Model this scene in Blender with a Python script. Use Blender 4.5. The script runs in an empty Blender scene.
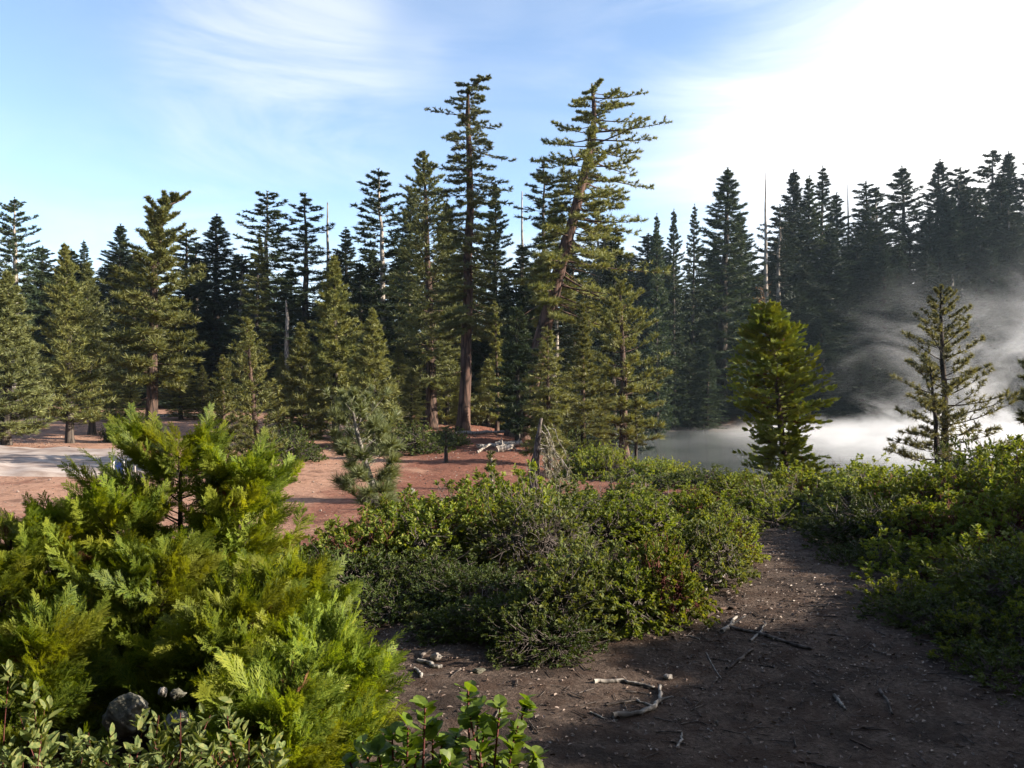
import bpy, math, random
import numpy as np
from mathutils import Vector, Matrix

SC = bpy.context.scene
COL = SC.collection
F = 803.7
HOR = 395.0
EYE = 1.65
PI = math.pi
RNG = np.random.default_rng(7)

SUN_AZ, SUN_EL = 96.0, 22.0
_a, _e = math.radians(SUN_AZ), math.radians(SUN_EL)
SUN = np.array([math.sin(_a) * math.cos(_e), math.cos(_a) * math.cos(_e), math.sin(_e)])


def wx(px, Y):
    return (px - 512.0) / F * Y


def wz(py, Y):
    return EYE + (HOR - py) / F * Y


# ------------------------------------------------------------------ mesh helpers
class Geo:
    """collects vertices, triangles and quads with a material slot each"""
    def __init__(s):
        s.V = []; s.T = []; s.Q = []; s.TM = []; s.QM = []; s.n = 0; s.TS = []; s.QS = []

    def tris(s, P, m=0, smooth=False):
        P = np.asarray(P, dtype=np.float64).reshape(-1, 3)
        k = len(P) // 3
        s.V.append(P)
        s.T.append(np.arange(k * 3).reshape(-1, 3) + s.n)
        s.TM.append(np.full(k, m)); s.TS.append(np.full(k, smooth))
        s.n += len(P)

    def mesh(s, V, T=None, Q=None, m=0, smooth=True):
        V = np.asarray(V, dtype=np.float64).reshape(-1, 3)
        s.V.append(V)
        if T is not None and len(T):
            T = np.asarray(T); s.T.append(T + s.n); s.TM.append(np.full(len(T), m)); s.TS.append(np.full(len(T), smooth))
        if Q is not None and len(Q):
            Q = np.asarray(Q); s.Q.append(Q + s.n); s.QM.append(np.full(len(Q), m)); s.QS.append(np.full(len(Q), smooth))
        s.n += len(V)

    def tubes(s, P, R, sides=4, m=0, rough=0.0, cap=False):
        """P (B,N,3) polylines, R (B,N) radii"""
        P = np.asarray(P, dtype=np.float64); R = np.asarray(R, dtype=np.float64)
        if P.ndim == 2:
            P = P[None]; R = R[None]
        B, N, _ = P.shape
        D = np.gradient(P, axis=1)
        D /= np.linalg.norm(D, axis=2, keepdims=True) + 1e-9
        ref = np.where(np.abs(D[:, :, 2:3]) > 0.8, np.array([1.0, 0, 0]), np.array([0, 0, 1.0]))
        A = np.cross(D, ref); A /= np.linalg.norm(A, axis=2, keepdims=True) + 1e-9
        Bn = np.cross(D, A)
        th = np.arange(sides) * 2 * PI / sides
        rr = R[:, :, None] * (1 + rough * RNG.normal(size=(B, N, sides)))
        ring = P[:, :, None] + rr[..., None] * (A[:, :, None] * np.cos(th)[None, None, :, None] + Bn[:, :, None] * np.sin(th)[None, None, :, None])
        V = ring.reshape(-1, 3)
        idx = np.arange(B * N * sides).reshape(B, N, sides)
        a = idx[:, :-1]; b = np.roll(idx, -1, axis=2)[:, :-1]
        c = np.roll(idx, -1, axis=2)[:, 1:]; d = idx[:, 1:]
        Q = np.stack([a, b, c, d], axis=-1).reshape(-1, 4)
        T = None
        if cap:
            T = []
            for bb in range(B):
                for row in (0, N - 1):
                    r = idx[bb, row]
                    for k in range(1, sides - 1):
                        T.append((r[0], r[k], r[k + 1]))
        s.mesh(V, T=T, Q=Q, m=m)

    def build(s, name, mats):
        me = bpy.data.meshes.new(name)
        V = np.concatenate(s.V) if s.V else np.zeros((0, 3))
        T = np.concatenate(s.T) if s.T else np.zeros((0, 3), int)
        Q = np.concatenate(s.Q) if s.Q else np.zeros((0, 4), int)
        nt, nq = len(T), len(Q)
        me.vertices.add(len(V)); me.vertices.foreach_set('co', V.astype(np.float32).ravel())
        me.loops.add(nt * 3 + nq * 4)
        me.loops.foreach_set('vertex_index', np.concatenate([T.ravel(), Q.ravel()]).astype(np.int32))
        me.polygons.add(nt + nq)
        st = np.concatenate([np.arange(nt) * 3, nt * 3 + np.arange(nq) * 4]).astype(np.int32)
        me.polygons.foreach_set('loop_start', st)
        mi = np.concatenate((s.TM + s.QM) if (s.TM or s.QM) else [np.zeros(0)]).astype(np.int32)
        sm = np.concatenate((s.TS + s.QS) if (s.TS or s.QS) else [np.zeros(0)]).astype(bool)
        me.polygons.foreach_set('material_index', mi)
        me.polygons.foreach_set('use_smooth', sm)
        for mt in (mats if isinstance(mats, (list, tuple)) else [mats]):
            me.materials.append(mt)
        me.update(calc_edges=True)
        me.validate()
        return me


def link(name, me, parent=None, loc=None):
    o = bpy.data.objects.new(name, me)
    COL.objects.link(o)
    if parent is not None:
        o.parent = parent
    if loc is not None:
        o.location = loc
    return o


def tag(o, label=None, cat=None, group=None, kind=None):
    if label: o['label'] = label
    if cat: o['category'] = cat
    if group: o['group'] = group
    if kind: o['kind'] = kind
    return o


def thing(name, label, cat, loc, rotz=0.0, group=None, scale=(1, 1, 1)):
    o = link(name, None, None, loc)
    o.empty_display_size = 0.2
    o.rotation_euler = (0, 0, rotz); o.scale = scale
    return tag(o, label, cat, group)


def unit(v):
    return v / (np.linalg.norm(v, axis=-1, keepdims=True) + 1e-9)


# ------------------------------------------------------------------ materials
def new_mat(name):
    m = bpy.data.materials.new(name); m.use_nodes = True
    nt = m.node_tree; nt.nodes.clear()
    out = nt.nodes.new('ShaderNodeOutputMaterial')
    return m, nt, out


def N(nt, kind, **kw):
    n = nt.nodes.new(kind)
    for k, v in kw.items():
        if k in n.inputs: n.inputs[k].default_value = v
        else: setattr(n, k, v)
    return n


def ramp(nt, stops, fac=None, interp='LINEAR'):
    r = nt.nodes.new('ShaderNodeValToRGB'); r.color_ramp.interpolation = interp
    el = r.color_ramp.elements
    while len(el) < len(stops): el.new(0.5)
    for e, (p, c) in zip(el, stops):
        e.position = p; e.color = (*c, 1) if len(c) == 3 else c
    if fac is not None: nt.links.new(fac, r.inputs['Fac'])
    return r


def mathn(nt, op, a, b=None, clamp=False):
    n = nt.nodes.new('ShaderNodeMath'); n.operation = op; n.use_clamp = clamp
    for i, v in enumerate((a, b)):
        if v is None: continue
        if isinstance(v, (int, float)): n.inputs[i].default_value = v
        else: nt.links.new(v, n.inputs[i])
    return n.outputs[0]


def maprange(nt, v, a, b, c=0.0, d=1.0):
    n = nt.nodes.new('ShaderNodeMapRange'); n.interpolation_type = 'SMOOTHSTEP'
    nt.links.new(v, n.inputs[0])
    for i, x in zip((1, 2, 3, 4), (a, b, c, d)): n.inputs[i].default_value = x
    return n.outputs[0]


def mixc(nt, fac, a, b, mode='MIX'):
    n = nt.nodes.new('ShaderNodeMix'); n.data_type = 'RGBA'; n.blend_type = mode
    ins = [n.inputs[0], n.inputs[6], n.inputs[7]]
    for i, v in zip(ins, (fac, a, b)):
        if isinstance(v, (int, float)): i.default_value = v
        elif isinstance(v, tuple): i.default_value = (*v, 1) if len(v) == 3 else v
        else: nt.links.new(v, i)
    return n.outputs[2]


def leaf_mat(name, cols, trans=0.3, rough=0.5, spec=0.3, tint=(1.5, 1.35, 0.5), clump=1.2, clump_col=None, clump_amt=0.5, obj_var=0.25):
    m, nt, out = new_mat(name)
    geo = N(nt, 'ShaderNodeNewGeometry')
    r = ramp(nt, [(i / (len(cols) - 1), c) for i, c in enumerate(cols)], geo.outputs['Random Per Island'])
    tc = N(nt, 'ShaderNodeTexCoord')
    nz = N(nt, 'ShaderNodeTexNoise', Scale=clump, Detail=2.0)
    nt.links.new(tc.outputs['Object'], nz.inputs['Vector'])
    f = maprange(nt, nz.outputs['Fac'], 0.42, 0.66, 0.0, clump_amt)
    col = mixc(nt, f, r.outputs['Color'], clump_col or tuple(min(1, c * 1.5) for c in cols[-1]))
    oi = N(nt, 'ShaderNodeObjectInfo')
    hs = N(nt, 'ShaderNodeHueSaturation')
    v = maprange(nt, oi.outputs['Random'], 0, 1, 1 - obj_var, 1 + obj_var)
    nt.links.new(v, hs.inputs['Value']); nt.links.new(col, hs.inputs['Color'])
    col = hs.outputs['Color']
    p = N(nt, 'ShaderNodeBsdfPrincipled', Roughness=rough)
    p.inputs['Specular IOR Level'].default_value = spec
    nt.links.new(col, p.inputs['Base Color'])
    t = N(nt, 'ShaderNodeBsdfTranslucent')
    tcol = mixc(nt, 1.0, col, tint, 'MULTIPLY')
    nt.links.new(tcol, t.inputs['Color'])
    mx = N(nt, 'ShaderNodeMixShader', Fac=trans)
    nt.links.new(p.outputs[0], mx.inputs[1]); nt.links.new(t.outputs[0], mx.inputs[2])
    nt.links.new(mx.outputs[0], out.inputs['Surface'])
    return m


def bark_mat(name, dark, light, scale=8.0, zs=0.15, bump=0.6, rough=0.9):
    m, nt, out = new_mat(name)
    tc = N(nt, 'ShaderNodeTexCoord'); mp = N(nt, 'ShaderNodeMapping')
    mp.inputs['Scale'].default_value = (1, 1, zs)
    nt.links.new(tc.outputs['Object'], mp.inputs['Vector'])
    n1 = N(nt, 'ShaderNodeTexNoise', Scale=scale, Detail=5.0, Roughness=0.65)
    nt.links.new(mp.outputs[0], n1.inputs['Vector'])
    v = N(nt, 'ShaderNodeTexVoronoi', Scale=scale * 0.7); v.feature = 'DISTANCE_TO_EDGE'
    nt.links.new(mp.outputs[0], v.inputs['Vector'])
    f = mathn(nt, 'MULTIPLY', n1.outputs['Fac'], maprange(nt, v.outputs['Distance'], 0.0, 0.18, 0.45, 1.0))
    r = ramp(nt, [(0.22, dark), (0.62, light)], f)
    p = N(nt, 'ShaderNodeBsdfPrincipled', Roughness=rough)
    p.inputs['Specular IOR Level'].default_value = 0.15
    nt.links.new(r.outputs[0], p.inputs['Base Color'])
    b = N(nt, 'ShaderNodeBump', Strength=bump, Distance=0.04)
    nt.links.new(f, b.inputs['Height']); nt.links.new(b.outputs[0], p.inputs['Normal'])
    nt.links.new(p.outputs[0], out.inputs['Surface'])
    return m


def noise_mat(name, stops, scale=6.0, detail=6.0, rough=0.9, bump=0.4, dist=0.02, spec=0.2, stretch=(1, 1, 1)):
    m, nt, out = new_mat(name)
    tc = N(nt, 'ShaderNodeTexCoord'); mp = N(nt, 'ShaderNodeMapping')
    mp.inputs['Scale'].default_value = stretch
    nt.links.new(tc.outputs['Object'], mp.inputs['Vector'])
    n1 = N(nt, 'ShaderNodeTexNoise', Scale=scale, Detail=detail, Roughness=0.65)
    nt.links.new(mp.outputs[0], n1.inputs['Vector'])
    r = ramp(nt, stops, n1.outputs['Fac'])
    p = N(nt, 'ShaderNodeBsdfPrincipled', Roughness=rough)
    p.inputs['Specular IOR Level'].default_value = spec
    nt.links.new(r.outputs[0], p.inputs['Base Color'])
    b = N(nt, 'ShaderNodeBump', Strength=bump, Distance=dist)
    nt.links.new(n1.outputs['Fac'], b.inputs['Height']); nt.links.new(b.outputs[0], p.inputs['Normal'])
    nt.links.new(p.outputs[0], out.inputs['Surface'])
    return m


M = {}
M['bark_red'] = bark_mat('red_pine_bark', (0.030, 0.019, 0.016), (0.125, 0.075, 0.058), 5.0, 0.18)
M['bark_brown'] = bark_mat('brown_bark', (0.028, 0.02, 0.017), (0.12, 0.078, 0.06), 7.0)
M['bark_dark'] = bark_mat('dark_fir_bark', (0.02, 0.017, 0.015), (0.085, 0.068, 0.058), 6.0)
M['bark_grey'] = bark_mat('grey_weathered_wood', (0.10, 0.085, 0.075), (0.42, 0.37, 0.32), 9.0)
M['wood_dead'] = bark_mat('silver_dead_wood', (0.10, 0.09, 0.083), (0.34, 0.31, 0.28), 14.0, 0.3, 0.4)
M['stick'] = bark_mat('weathered_stick_wood', (0.035, 0.028, 0.025), (0.16, 0.135, 0.12), 14.0, 0.3, 0.4)
M['stem_red'] = noise_mat('red_manzanita_stem', [(0.3, (0.07, 0.022, 0.02)), (0.7, (0.17, 0.06, 0.05))], 20)
M['stem_grey'] = noise_mat('grey_shrub_stem', [(0.3, (0.05, 0.04, 0.036)), (0.7, (0.18, 0.15, 0.135))], 20)

M['pine'] = leaf_mat('pine_needles', [(0.056, 0.070, 0.028), (0.116, 0.134, 0.049), (0.186, 0.197, 0.071)], 0.22, 0.5, 0.3, clump=0.5, clump_col=(0.165, 0.175, 0.065))
M['pine_warm'] = leaf_mat('olive_pine_needles', [(0.067, 0.085, 0.028), (0.130, 0.146, 0.046), (0.206, 0.208, 0.063)], 0.25, 0.5, 0.3, clump=0.9, clump_col=(0.19, 0.185, 0.058))
M['pine_blue'] = leaf_mat('silvery_pine_needles', [(0.094, 0.122, 0.053), (0.156, 0.190, 0.085), (0.225, 0.256, 0.125)], 0.22, 0.4, 0.45, clump=2.0, clump_col=(0.16, 0.175, 0.07))
M['pine_pale'] = leaf_mat('pale_pine_needles', [(0.094, 0.101, 0.050), (0.154, 0.160, 0.077), (0.220, 0.220, 0.110)], 0.3, 0.5, 0.3, clump=1.5, clump_col=(0.22, 0.21, 0.10))
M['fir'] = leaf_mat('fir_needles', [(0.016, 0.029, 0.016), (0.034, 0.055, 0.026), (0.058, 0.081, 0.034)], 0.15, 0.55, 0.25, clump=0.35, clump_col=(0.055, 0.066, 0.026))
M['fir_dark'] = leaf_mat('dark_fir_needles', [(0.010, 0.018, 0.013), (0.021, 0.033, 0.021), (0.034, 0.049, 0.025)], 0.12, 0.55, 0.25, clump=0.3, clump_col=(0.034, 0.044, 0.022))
M['young'] = leaf_mat('young_fir_needles', [(0.064, 0.078, 0.028), (0.130, 0.141, 0.048), (0.205, 0.208, 0.067)], 0.25, 0.5, 0.3, clump=0.8, clump_col=(0.17, 0.17, 0.055))
M['cedar'] = leaf_mat('cedar_foliage', [(0.056, 0.094, 0.015), (0.12, 0.172, 0.022), (0.205, 0.245, 0.032)], 0.44, 0.55, 0.18, tint=(1.6, 1.5, 0.35), clump=3.0, clump_col=(0.27, 0.27, 0.035), clump_amt=0.65)
M['cedar_tree'] = leaf_mat('cedar_tree_foliage', [(0.094, 0.138, 0.025), (0.169, 0.213, 0.037), (0.263, 0.294, 0.056)], 0.38, 0.6, 0.12, tint=(1.6, 1.5, 0.4), clump=1.6, clump_col=(0.22, 0.22, 0.04), clump_amt=0.7, obj_var=0.0)
M['manz'] = leaf_mat('manzanita_leaves', [(0.056, 0.090, 0.022), (0.106, 0.146, 0.032), (0.155, 0.186, 0.043), (0.205, 0.212, 0.047)], 0.38, 0.58, 0.12, tint=(1.6, 1.5, 0.35), clump=2.2, clump_col=(0.15, 0.15, 0.035), clump_amt=0.5)
M['manz_grey'] = leaf_mat('grey_manzanita_leaves', [(0.060, 0.090, 0.032), (0.109, 0.144, 0.048), (0.155, 0.182, 0.063), (0.201, 0.201, 0.069)], 0.36, 0.55, 0.15, tint=(1.5, 1.4, 0.5), clump=2.2, clump_col=(0.14, 0.15, 0.05), clump_amt=0.4)
M['manz_yellow'] = leaf_mat('yellowing_manzanita_leaves', [(0.063, 0.098, 0.023), (0.109, 0.149, 0.032), (0.155, 0.184, 0.040), (0.207, 0.207, 0.046)], 0.36, 0.55, 0.15, tint=(1.5, 1.5, 0.4), clump=2.2, clump_col=(0.15, 0.165, 0.035), clump_amt=0.5)
M['dark_shrub'] = leaf_mat('dark_shrub_leaves', [(0.020, 0.036, 0.012), (0.040, 0.060, 0.016), (0.066, 0.086, 0.020)], 0.25, 0.6, 0.15, clump=1.0, clump_col=(0.09, 0.11, 0.022), clump_amt=0.5)
M['sprig'] = leaf_mat('round_sprig_leaves', [(0.075, 0.131, 0.020), (0.119, 0.188, 0.027), (0.175, 0.237, 0.037)], 0.45, 0.45, 0.2, tint=(1.5, 1.5, 0.35), clump=4.0, clump_col=(0.15, 0.19, 0.03))
M['dead_needles'] = leaf_mat('rusty_dead_needles', [(0.10, 0.045, 0.025), (0.17, 0.08, 0.04), (0.22, 0.12, 0.06)], 0.2, 0.7, 0.1, clump_col=(0.2, 0.11, 0.06))
M['moss_twigs'] = leaf_mat('grey_lichen_twigs', [(0.10, 0.09, 0.07), (0.17, 0.155, 0.11), (0.24, 0.22, 0.16)], 0.15, 0.8, 0.1, clump_col=(0.16, 0.16, 0.09))
M['rock'] = noise_mat('grey_granite', [(0.3, (0.045, 0.045, 0.03)), (0.5, (0.12, 0.115, 0.09)), (0.62, (0.20, 0.185, 0.165)), (0.75, (0.34, 0.32, 0.29))], 9, 10, 0.9, 0.9, 0.03)
M['rock_pale'] = noise_mat('pale_stone', [(0.3, (0.16, 0.14, 0.125)), (0.6, (0.30, 0.27, 0.24)), (0.8, (0.42, 0.38, 0.34))], 5, 8, 0.9, 0.4, 0.04)
M['slab'] = noise_mat('pale_bank_stone', [(0.32, (0.12, 0.085, 0.07)), (0.45, (0.23, 0.18, 0.155)), (0.58, (0.33, 0.28, 0.25)), (0.72, (0.42, 0.37, 0.335))], 1.3, 9, 0.9, 0.5, 0.08, stretch=(0.35, 1.4, 1))
M['blue_paint'] = noise_mat('dark_blue_paint', [(0.3, (0.015, 0.03, 0.11)), (0.7, (0.02, 0.045, 0.16))], 12, 3, 0.5, 0.05)
M['white_paint'] = noise_mat('white_paint', [(0.3, (0.62, 0.62, 0.60)), (0.7, (0.78, 0.78, 0.76))], 12, 3, 0.6, 0.05)

# ------------------------------------------------------------------ terrain
CP = []


def cp(x, y, z): CP.append((x, y, z))


def cpp(px, py, Y): CP.append((wx(px, Y), Y, wz(py, Y)))


WATER = -3.35
for p in [(0, 0, 0), (-3, 0, -.1), (3, 0, .1), (0, -6, 0), (-8, -6, 0), (8, -6, .6), (0, 3.5, 0), (2, 3.5, 0), (1, 5.2, 0.02), (2.6, 5.2, .08), (1.6, 7, .05),
          (2, 8, .05), (2.7, 9.5, .06), (4.2, 7, .10), (4.2, 5.2, .14), (5.4, 8, .1), (6.5, 5, .5), (8.5, 6, .8), (10, 4, 1.0), (10, 9, .5), (14, 8, .6), (5, 11, .0), (8, 12, -.1), (3.6, 9.5, .04), (7, 10, .1),
          (-1.5, 4, -.1), (-3, 5, -.35), (-4.2, 8, -.75), (-6, 5, -.7), (-8, 12, -1.1), (-1, 7.5, -.02), (-1.9, 6.5, -.1), (0.5, 9, 0.02), (0, 12, -.35), (-2, 12.5, -.65), (-4, 14.5, -1.2),
          (3, 14, -.35), (8, 18, -.55), (3, 20, -1.1), (7, 24, -.9), (12, 22, -.6), (14, 14, -.1), (22, 20, -.5), (30, 12, .4), (40, 22, -.4)]:
    cp(*p)
for p in [(300, 530, 17.6), (280, 505, 21.5), (400, 474, 30), (330, 485, 26), (410, 458, 38), (518, 434, 46), (470, 431, 48), (430, 430, 50), (490, 424, 58), (250, 443, 42), (290, 462, 33), (200, 414, 60),
          (190, 432, 46), (100, 443, 42), (20, 452, 32), (70, 476, 27), (20, 500, 22), (560, 470, 32), (600, 468, 35), (624, 457, 43), (560, 452, 41), (500, 452, 37), (450, 462, 34), (660, 485, 33)]:
    cpp(*p)
for p in [(-26, 32, -.3), (-40, 40, .2), (-60, 80, 3.2), (-30, 75, 1.0), (-14, 75, .4), (-50, 55, .8), (-80, 120, 10), (-30, 110, 6), (-6, 72, -1.2), (-8, 95, .5), (-4, 112, 1.0), (12, 118, 0), (-60, 20, 0), (-30, 12, -.6),
          (-120, 60, 6), (-120, -40, 4), (0, -60, 2), (120, -40, 8), (60, -20, 3), (-200, 200, 20), (0, 200, 12), (60, 230, 26), (0, 400, 24), (200, 400, 50), (-300, 400, 30), (350, 100, 50), (300, -200, 30), (-300, -200, 30), (0, -300, 20), (500, 300, 60), (-500, 0, 40),
          # lake bed and the near shore
          (3.5, 50, -2.3), (5.5, 52, -3.6), (10, 47, -3.6), (16, 40, -3.5), (14, 33, -1.9), (24, 36, -3.6), (24, 29, -1.7), (40, 33, -3.6), (60, 31, -3.6), (60, 24, -1.5), (90, 30, -3.4), (110, 60, -3.2),
          (8, 60, -4.6), (4, 75, -4.4), (4, 95, -4.2), (0, 66, -3.7), (1, 100, -3.6), (15, 85, -5), (15, 103, -4.0), (30, 60, -5), (30, 110, -4.2), (50, 50, -5), (50, 100, -5), (55, 120, -4), (80, 60, -5), (80, 120, -4.2), (100, 90, -4.4),
          # far bank and the hill to the right
          (18, 112, -2.6), (34, 119, -2.6), (58, 131, -2.6), (84, 133, -2.6), (108, 118, -2.4), (120, 90, -2.2), (30, 130, 1.5), (60, 145, 6), (90, 150, 11), (125, 140, 14), (140, 100, 12), (45, 165, 9), (90, 185, 22), (140, 180, 28), (180, 120, 26), (170, 60, 16), (120, 30, 2)]:
    cp(*p)
CP = np.array(CP)


def _phi(r): return r


_D = np.linalg.norm(CP[:, None, :2] - CP[None, :, :2], axis=2)
_A = np.zeros((len(CP) + 1, len(CP) + 1))
_A[:-1, :-1] = _phi(_D) - 0.02 * np.eye(len(CP)) ; _A[:-1, -1] = 1; _A[-1, :-1] = 1
_W = np.linalg.solve(_A, np.concatenate([CP[:, 2], [0]]))


def vnoise(x, y, s, seed=0):
    """smooth value noise, vectorised"""
    x = np.asarray(x) / s + 100.3 + seed * 7.1; y = np.asarray(y) / s + 57.7 - seed * 3.3
    xi = np.floor(x).astype(int); yi = np.floor(y).astype(int)
    fx = x - xi; fy = y - yi
    fx = fx * fx * (3 - 2 * fx); fy = fy * fy * (3 - 2 * fy)

    def hsh(a, b):
        h = (a * 374761393 + b * 668265263 + seed * 974711) & 0x7fffffff
        h = ((h ^ (h >> 13)) * 1274126177) & 0x7fffffff
        return ((h ^ (h >> 16)) & 0xffff) / 65535.0
    return (hsh(xi, yi) * (1 - fx) + hsh(xi + 1, yi) * fx) * (1 - fy) + (hsh(xi, yi + 1) * (1 - fx) + hsh(xi + 1, yi + 1) * fx) * fy - 0.5


def height(x, y):
    x = np.atleast_1d(np.asarray(x, dtype=float)); y = np.atleast_1d(np.asarray(y, dtype=float))
    sh = x.shape; x = x.ravel(); y = y.ravel()
    out = np.empty(len(x))
    for i in range(0, len(x), 20000):
        d = np.hypot(x[i:i + 20000, None] - CP[None, :, 0], y[i:i + 20000, None] - CP[None, :, 1])
        d = np.sqrt(d * d + 0.8)            # rounds the cone tips of the kernel off
        out[i:i + 20000] = d @ _W[:-1] + _W[-1]
    r = np.hypot(x, y)
    out += vnoise(x, y, 2.6, 1) * 0.10 + vnoise(x, y, 0.9, 2) * 0.045 + vnoise(x, y, 0.3, 3) * 0.022 * np.clip(14 - r, 0, 6) / 6 + vnoise(x, y, 0.12, 4) * 0.014 * np.clip(11 - r, 0, 4) / 4
    out += vnoise(x, y, 11, 5) * 0.35 * np.clip((r - 12) / 30, 0, 1)
    return out.reshape(sh)


def hh(x, y): return float(height(x, y)[0])


def build_ground():
    rad = np.concatenate([[0.02], np.geomspace(0.6, 14, 210), np.geomspace(14.1, 130, 210), np.geomspace(132, 900, 40)])
    # finer spokes where the camera looks (+Y = 90 deg)
    a1 = np.linspace(90 - 48, 90 + 48, 480, endpoint=False); a2 = np.linspace(90 + 48, 90 + 312, 132, endpoint=False)
    ang = np.radians(np.concatenate([a1, a2]))
    X = rad[:, None] * np.cos(ang); Y = rad[:, None] * np.sin(ang)
    Z = height(X, Y)
    V = np.stack([X, Y, Z], -1).reshape(-1, 3)
    n, k = len(rad), len(ang)
    idx = np.arange(n * k).reshape(n, k)
    Q = np.stack([idx[:-1], np.roll(idx, -1, 1)[:-1], np.roll(idx, -1, 1)[1:], idx[1:]], -1).reshape(-1, 4)[:, ::-1]
    Z0 = idx[0]
    T = np.stack([np.full(k, n * k), Z0, np.roll(Z0, -1)], -1)
    V = np.vstack([V, [[0, 0, hh(0, 0)]]])
    g = Geo(); g.mesh(V, T=T, Q=Q)

    m, nt, out = new_mat('forest_soil')
    tc = N(nt, 'ShaderNodeTexCoord'); pos = tc.outputs['Object']

    def nz(scale, detail=4.0, rough=0.6):
        n_ = N(nt, 'ShaderNodeTexNoise', Scale=scale, Detail=detail, Roughness=rough); nt.links.new(pos, n_.inputs['Vector']); return n_.outputs['Fac']
    sep = N(nt, 'ShaderNodeSeparateXYZ'); nt.links.new(pos, sep.inputs[0])
    fine = nz(38, 6, 0.7); mid = nz(5, 5); big = nz(0.35, 4)
    brown = ramp(nt, [(0.3, (0.040, 0.029, 0.024)), (0.5, (0.092, 0.066, 0.052)), (0.72, (0.17, 0.126, 0.102))], fine)
    brown2 = mixc(nt, maprange(nt, mid, 0.42, 0.62), brown.outputs[0], (0.062, 0.040, 0.030))
    drift = maprange(nt, nz(1.6, 7, 0.7), 0.50, 0.60)      # drifts of dark rotted needles
    brown2 = mixc(nt, mathn(nt, 'MULTIPLY', drift, 0.75), brown2, (0.034, 0.025, 0.021))
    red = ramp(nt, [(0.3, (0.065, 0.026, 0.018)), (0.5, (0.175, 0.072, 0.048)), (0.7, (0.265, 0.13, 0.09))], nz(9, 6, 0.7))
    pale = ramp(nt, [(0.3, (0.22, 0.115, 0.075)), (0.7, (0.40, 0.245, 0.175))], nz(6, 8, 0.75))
    sunlit_west = maprange(nt, sep.outputs[0], -7.5, -2.0, 0.23, 0.0)  # paints the sunlit side of the clearing lighter, as more pale soil
    red2 = mixc(nt, maprange(nt, mathn(nt, 'ADD', nz(0.3, 9, 0.72), sunlit_west), 0.54, 0.72), red.outputs[0], pale.outputs[0])
    duff = ramp(nt, [(0.3, (0.055, 0.034, 0.024)), (0.7, (0.17, 0.10, 0.07))], nz(5, 6, 0.7))
    # the red clearing lies past the bushes and fades into forest duff on the far banks
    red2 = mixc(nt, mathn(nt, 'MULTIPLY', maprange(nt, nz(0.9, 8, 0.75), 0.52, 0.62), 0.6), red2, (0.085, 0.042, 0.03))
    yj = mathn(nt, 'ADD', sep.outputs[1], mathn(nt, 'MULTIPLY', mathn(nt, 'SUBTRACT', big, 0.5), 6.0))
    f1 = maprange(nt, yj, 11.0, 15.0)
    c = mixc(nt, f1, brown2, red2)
    f2 = maprange(nt, yj, 62.0, 76.0)
    c = mixc(nt, f2, c, duff.outputs[0])
    # damp mud at the water
    f3 = maprange(nt, sep.outputs[2], -3.1, -2.2, 1.0, 0.0)
    c = mixc(nt, f3, c, (0.10, 0.085, 0.075))
    p = N(nt, 'ShaderNodeBsdfPrincipled', Roughness=0.95); p.inputs['Specular IOR Level'].default_value = 0.12
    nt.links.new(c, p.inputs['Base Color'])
    b = N(nt, 'ShaderNodeBump', Strength=0.9, Distance=0.04); nt.links.new(fine, b.inputs['Height'])
    b2 = N(nt, 'ShaderNodeBump', Strength=0.5, Distance=0.12); nt.links.new(mid, b2.inputs['Height']); nt.links.new(b.outputs[0], b2.inputs['Normal'])
    nt.links.new(b2.outputs[0], p.inputs['Normal'])
    nt.links.new(p.outputs[0], out.inputs['Surface'])
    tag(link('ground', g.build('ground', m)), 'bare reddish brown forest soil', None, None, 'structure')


def build_water():
    g = Geo()
    xs = np.linspace(-12, 135, 60); ys = np.linspace(24, 142, 50)
    X, Y = np.meshgrid(xs, ys)
    V = np.stack([X, Y, np.full_like(X, WATER)], -1).reshape(-1, 3)
    idx = np.arange(len(V)).reshape(X.shape)
    Q = np.stack([idx[:-1, :-1], idx[:-1, 1:], idx[1:, 1:], idx[1:, :-1]], -1).reshape(-1, 4)
    g.mesh(V, Q=Q)
    m, nt, out = new_mat('lake_water')
    tc = N(nt, 'ShaderNodeTexCoord'); mp = N(nt, 'ShaderNodeMapping'); mp.inputs['Scale'].default_value = (0.5, 1.6, 1)
    nt.links.new(tc.outputs['Object'], mp.inputs[0])
    n1 = N(nt, 'ShaderNodeTexNoise', Scale=1.2, Detail=4.0); nt.links.new(mp.outputs[0], n1.inputs['Vector'])
    p = N(nt, 'ShaderNodeBsdfPrincipled', Roughness=0.12); p.inputs['Base Color'].default_value = (0.05, 0.06, 0.06, 1)
    b = N(nt, 'ShaderNodeBump', Strength=0.35, Distance=0.08); nt.links.new(n1.outputs['Fac'], b.inputs['Height']); nt.links.new(b.outputs[0], p.inputs['Normal'])
    nt.links.new(p.outputs[0], out.inputs['Surface'])
    tag(link('lake', g.build('lake', m)), 'still lake under drifting steam', None, None, 'structure')


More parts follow.
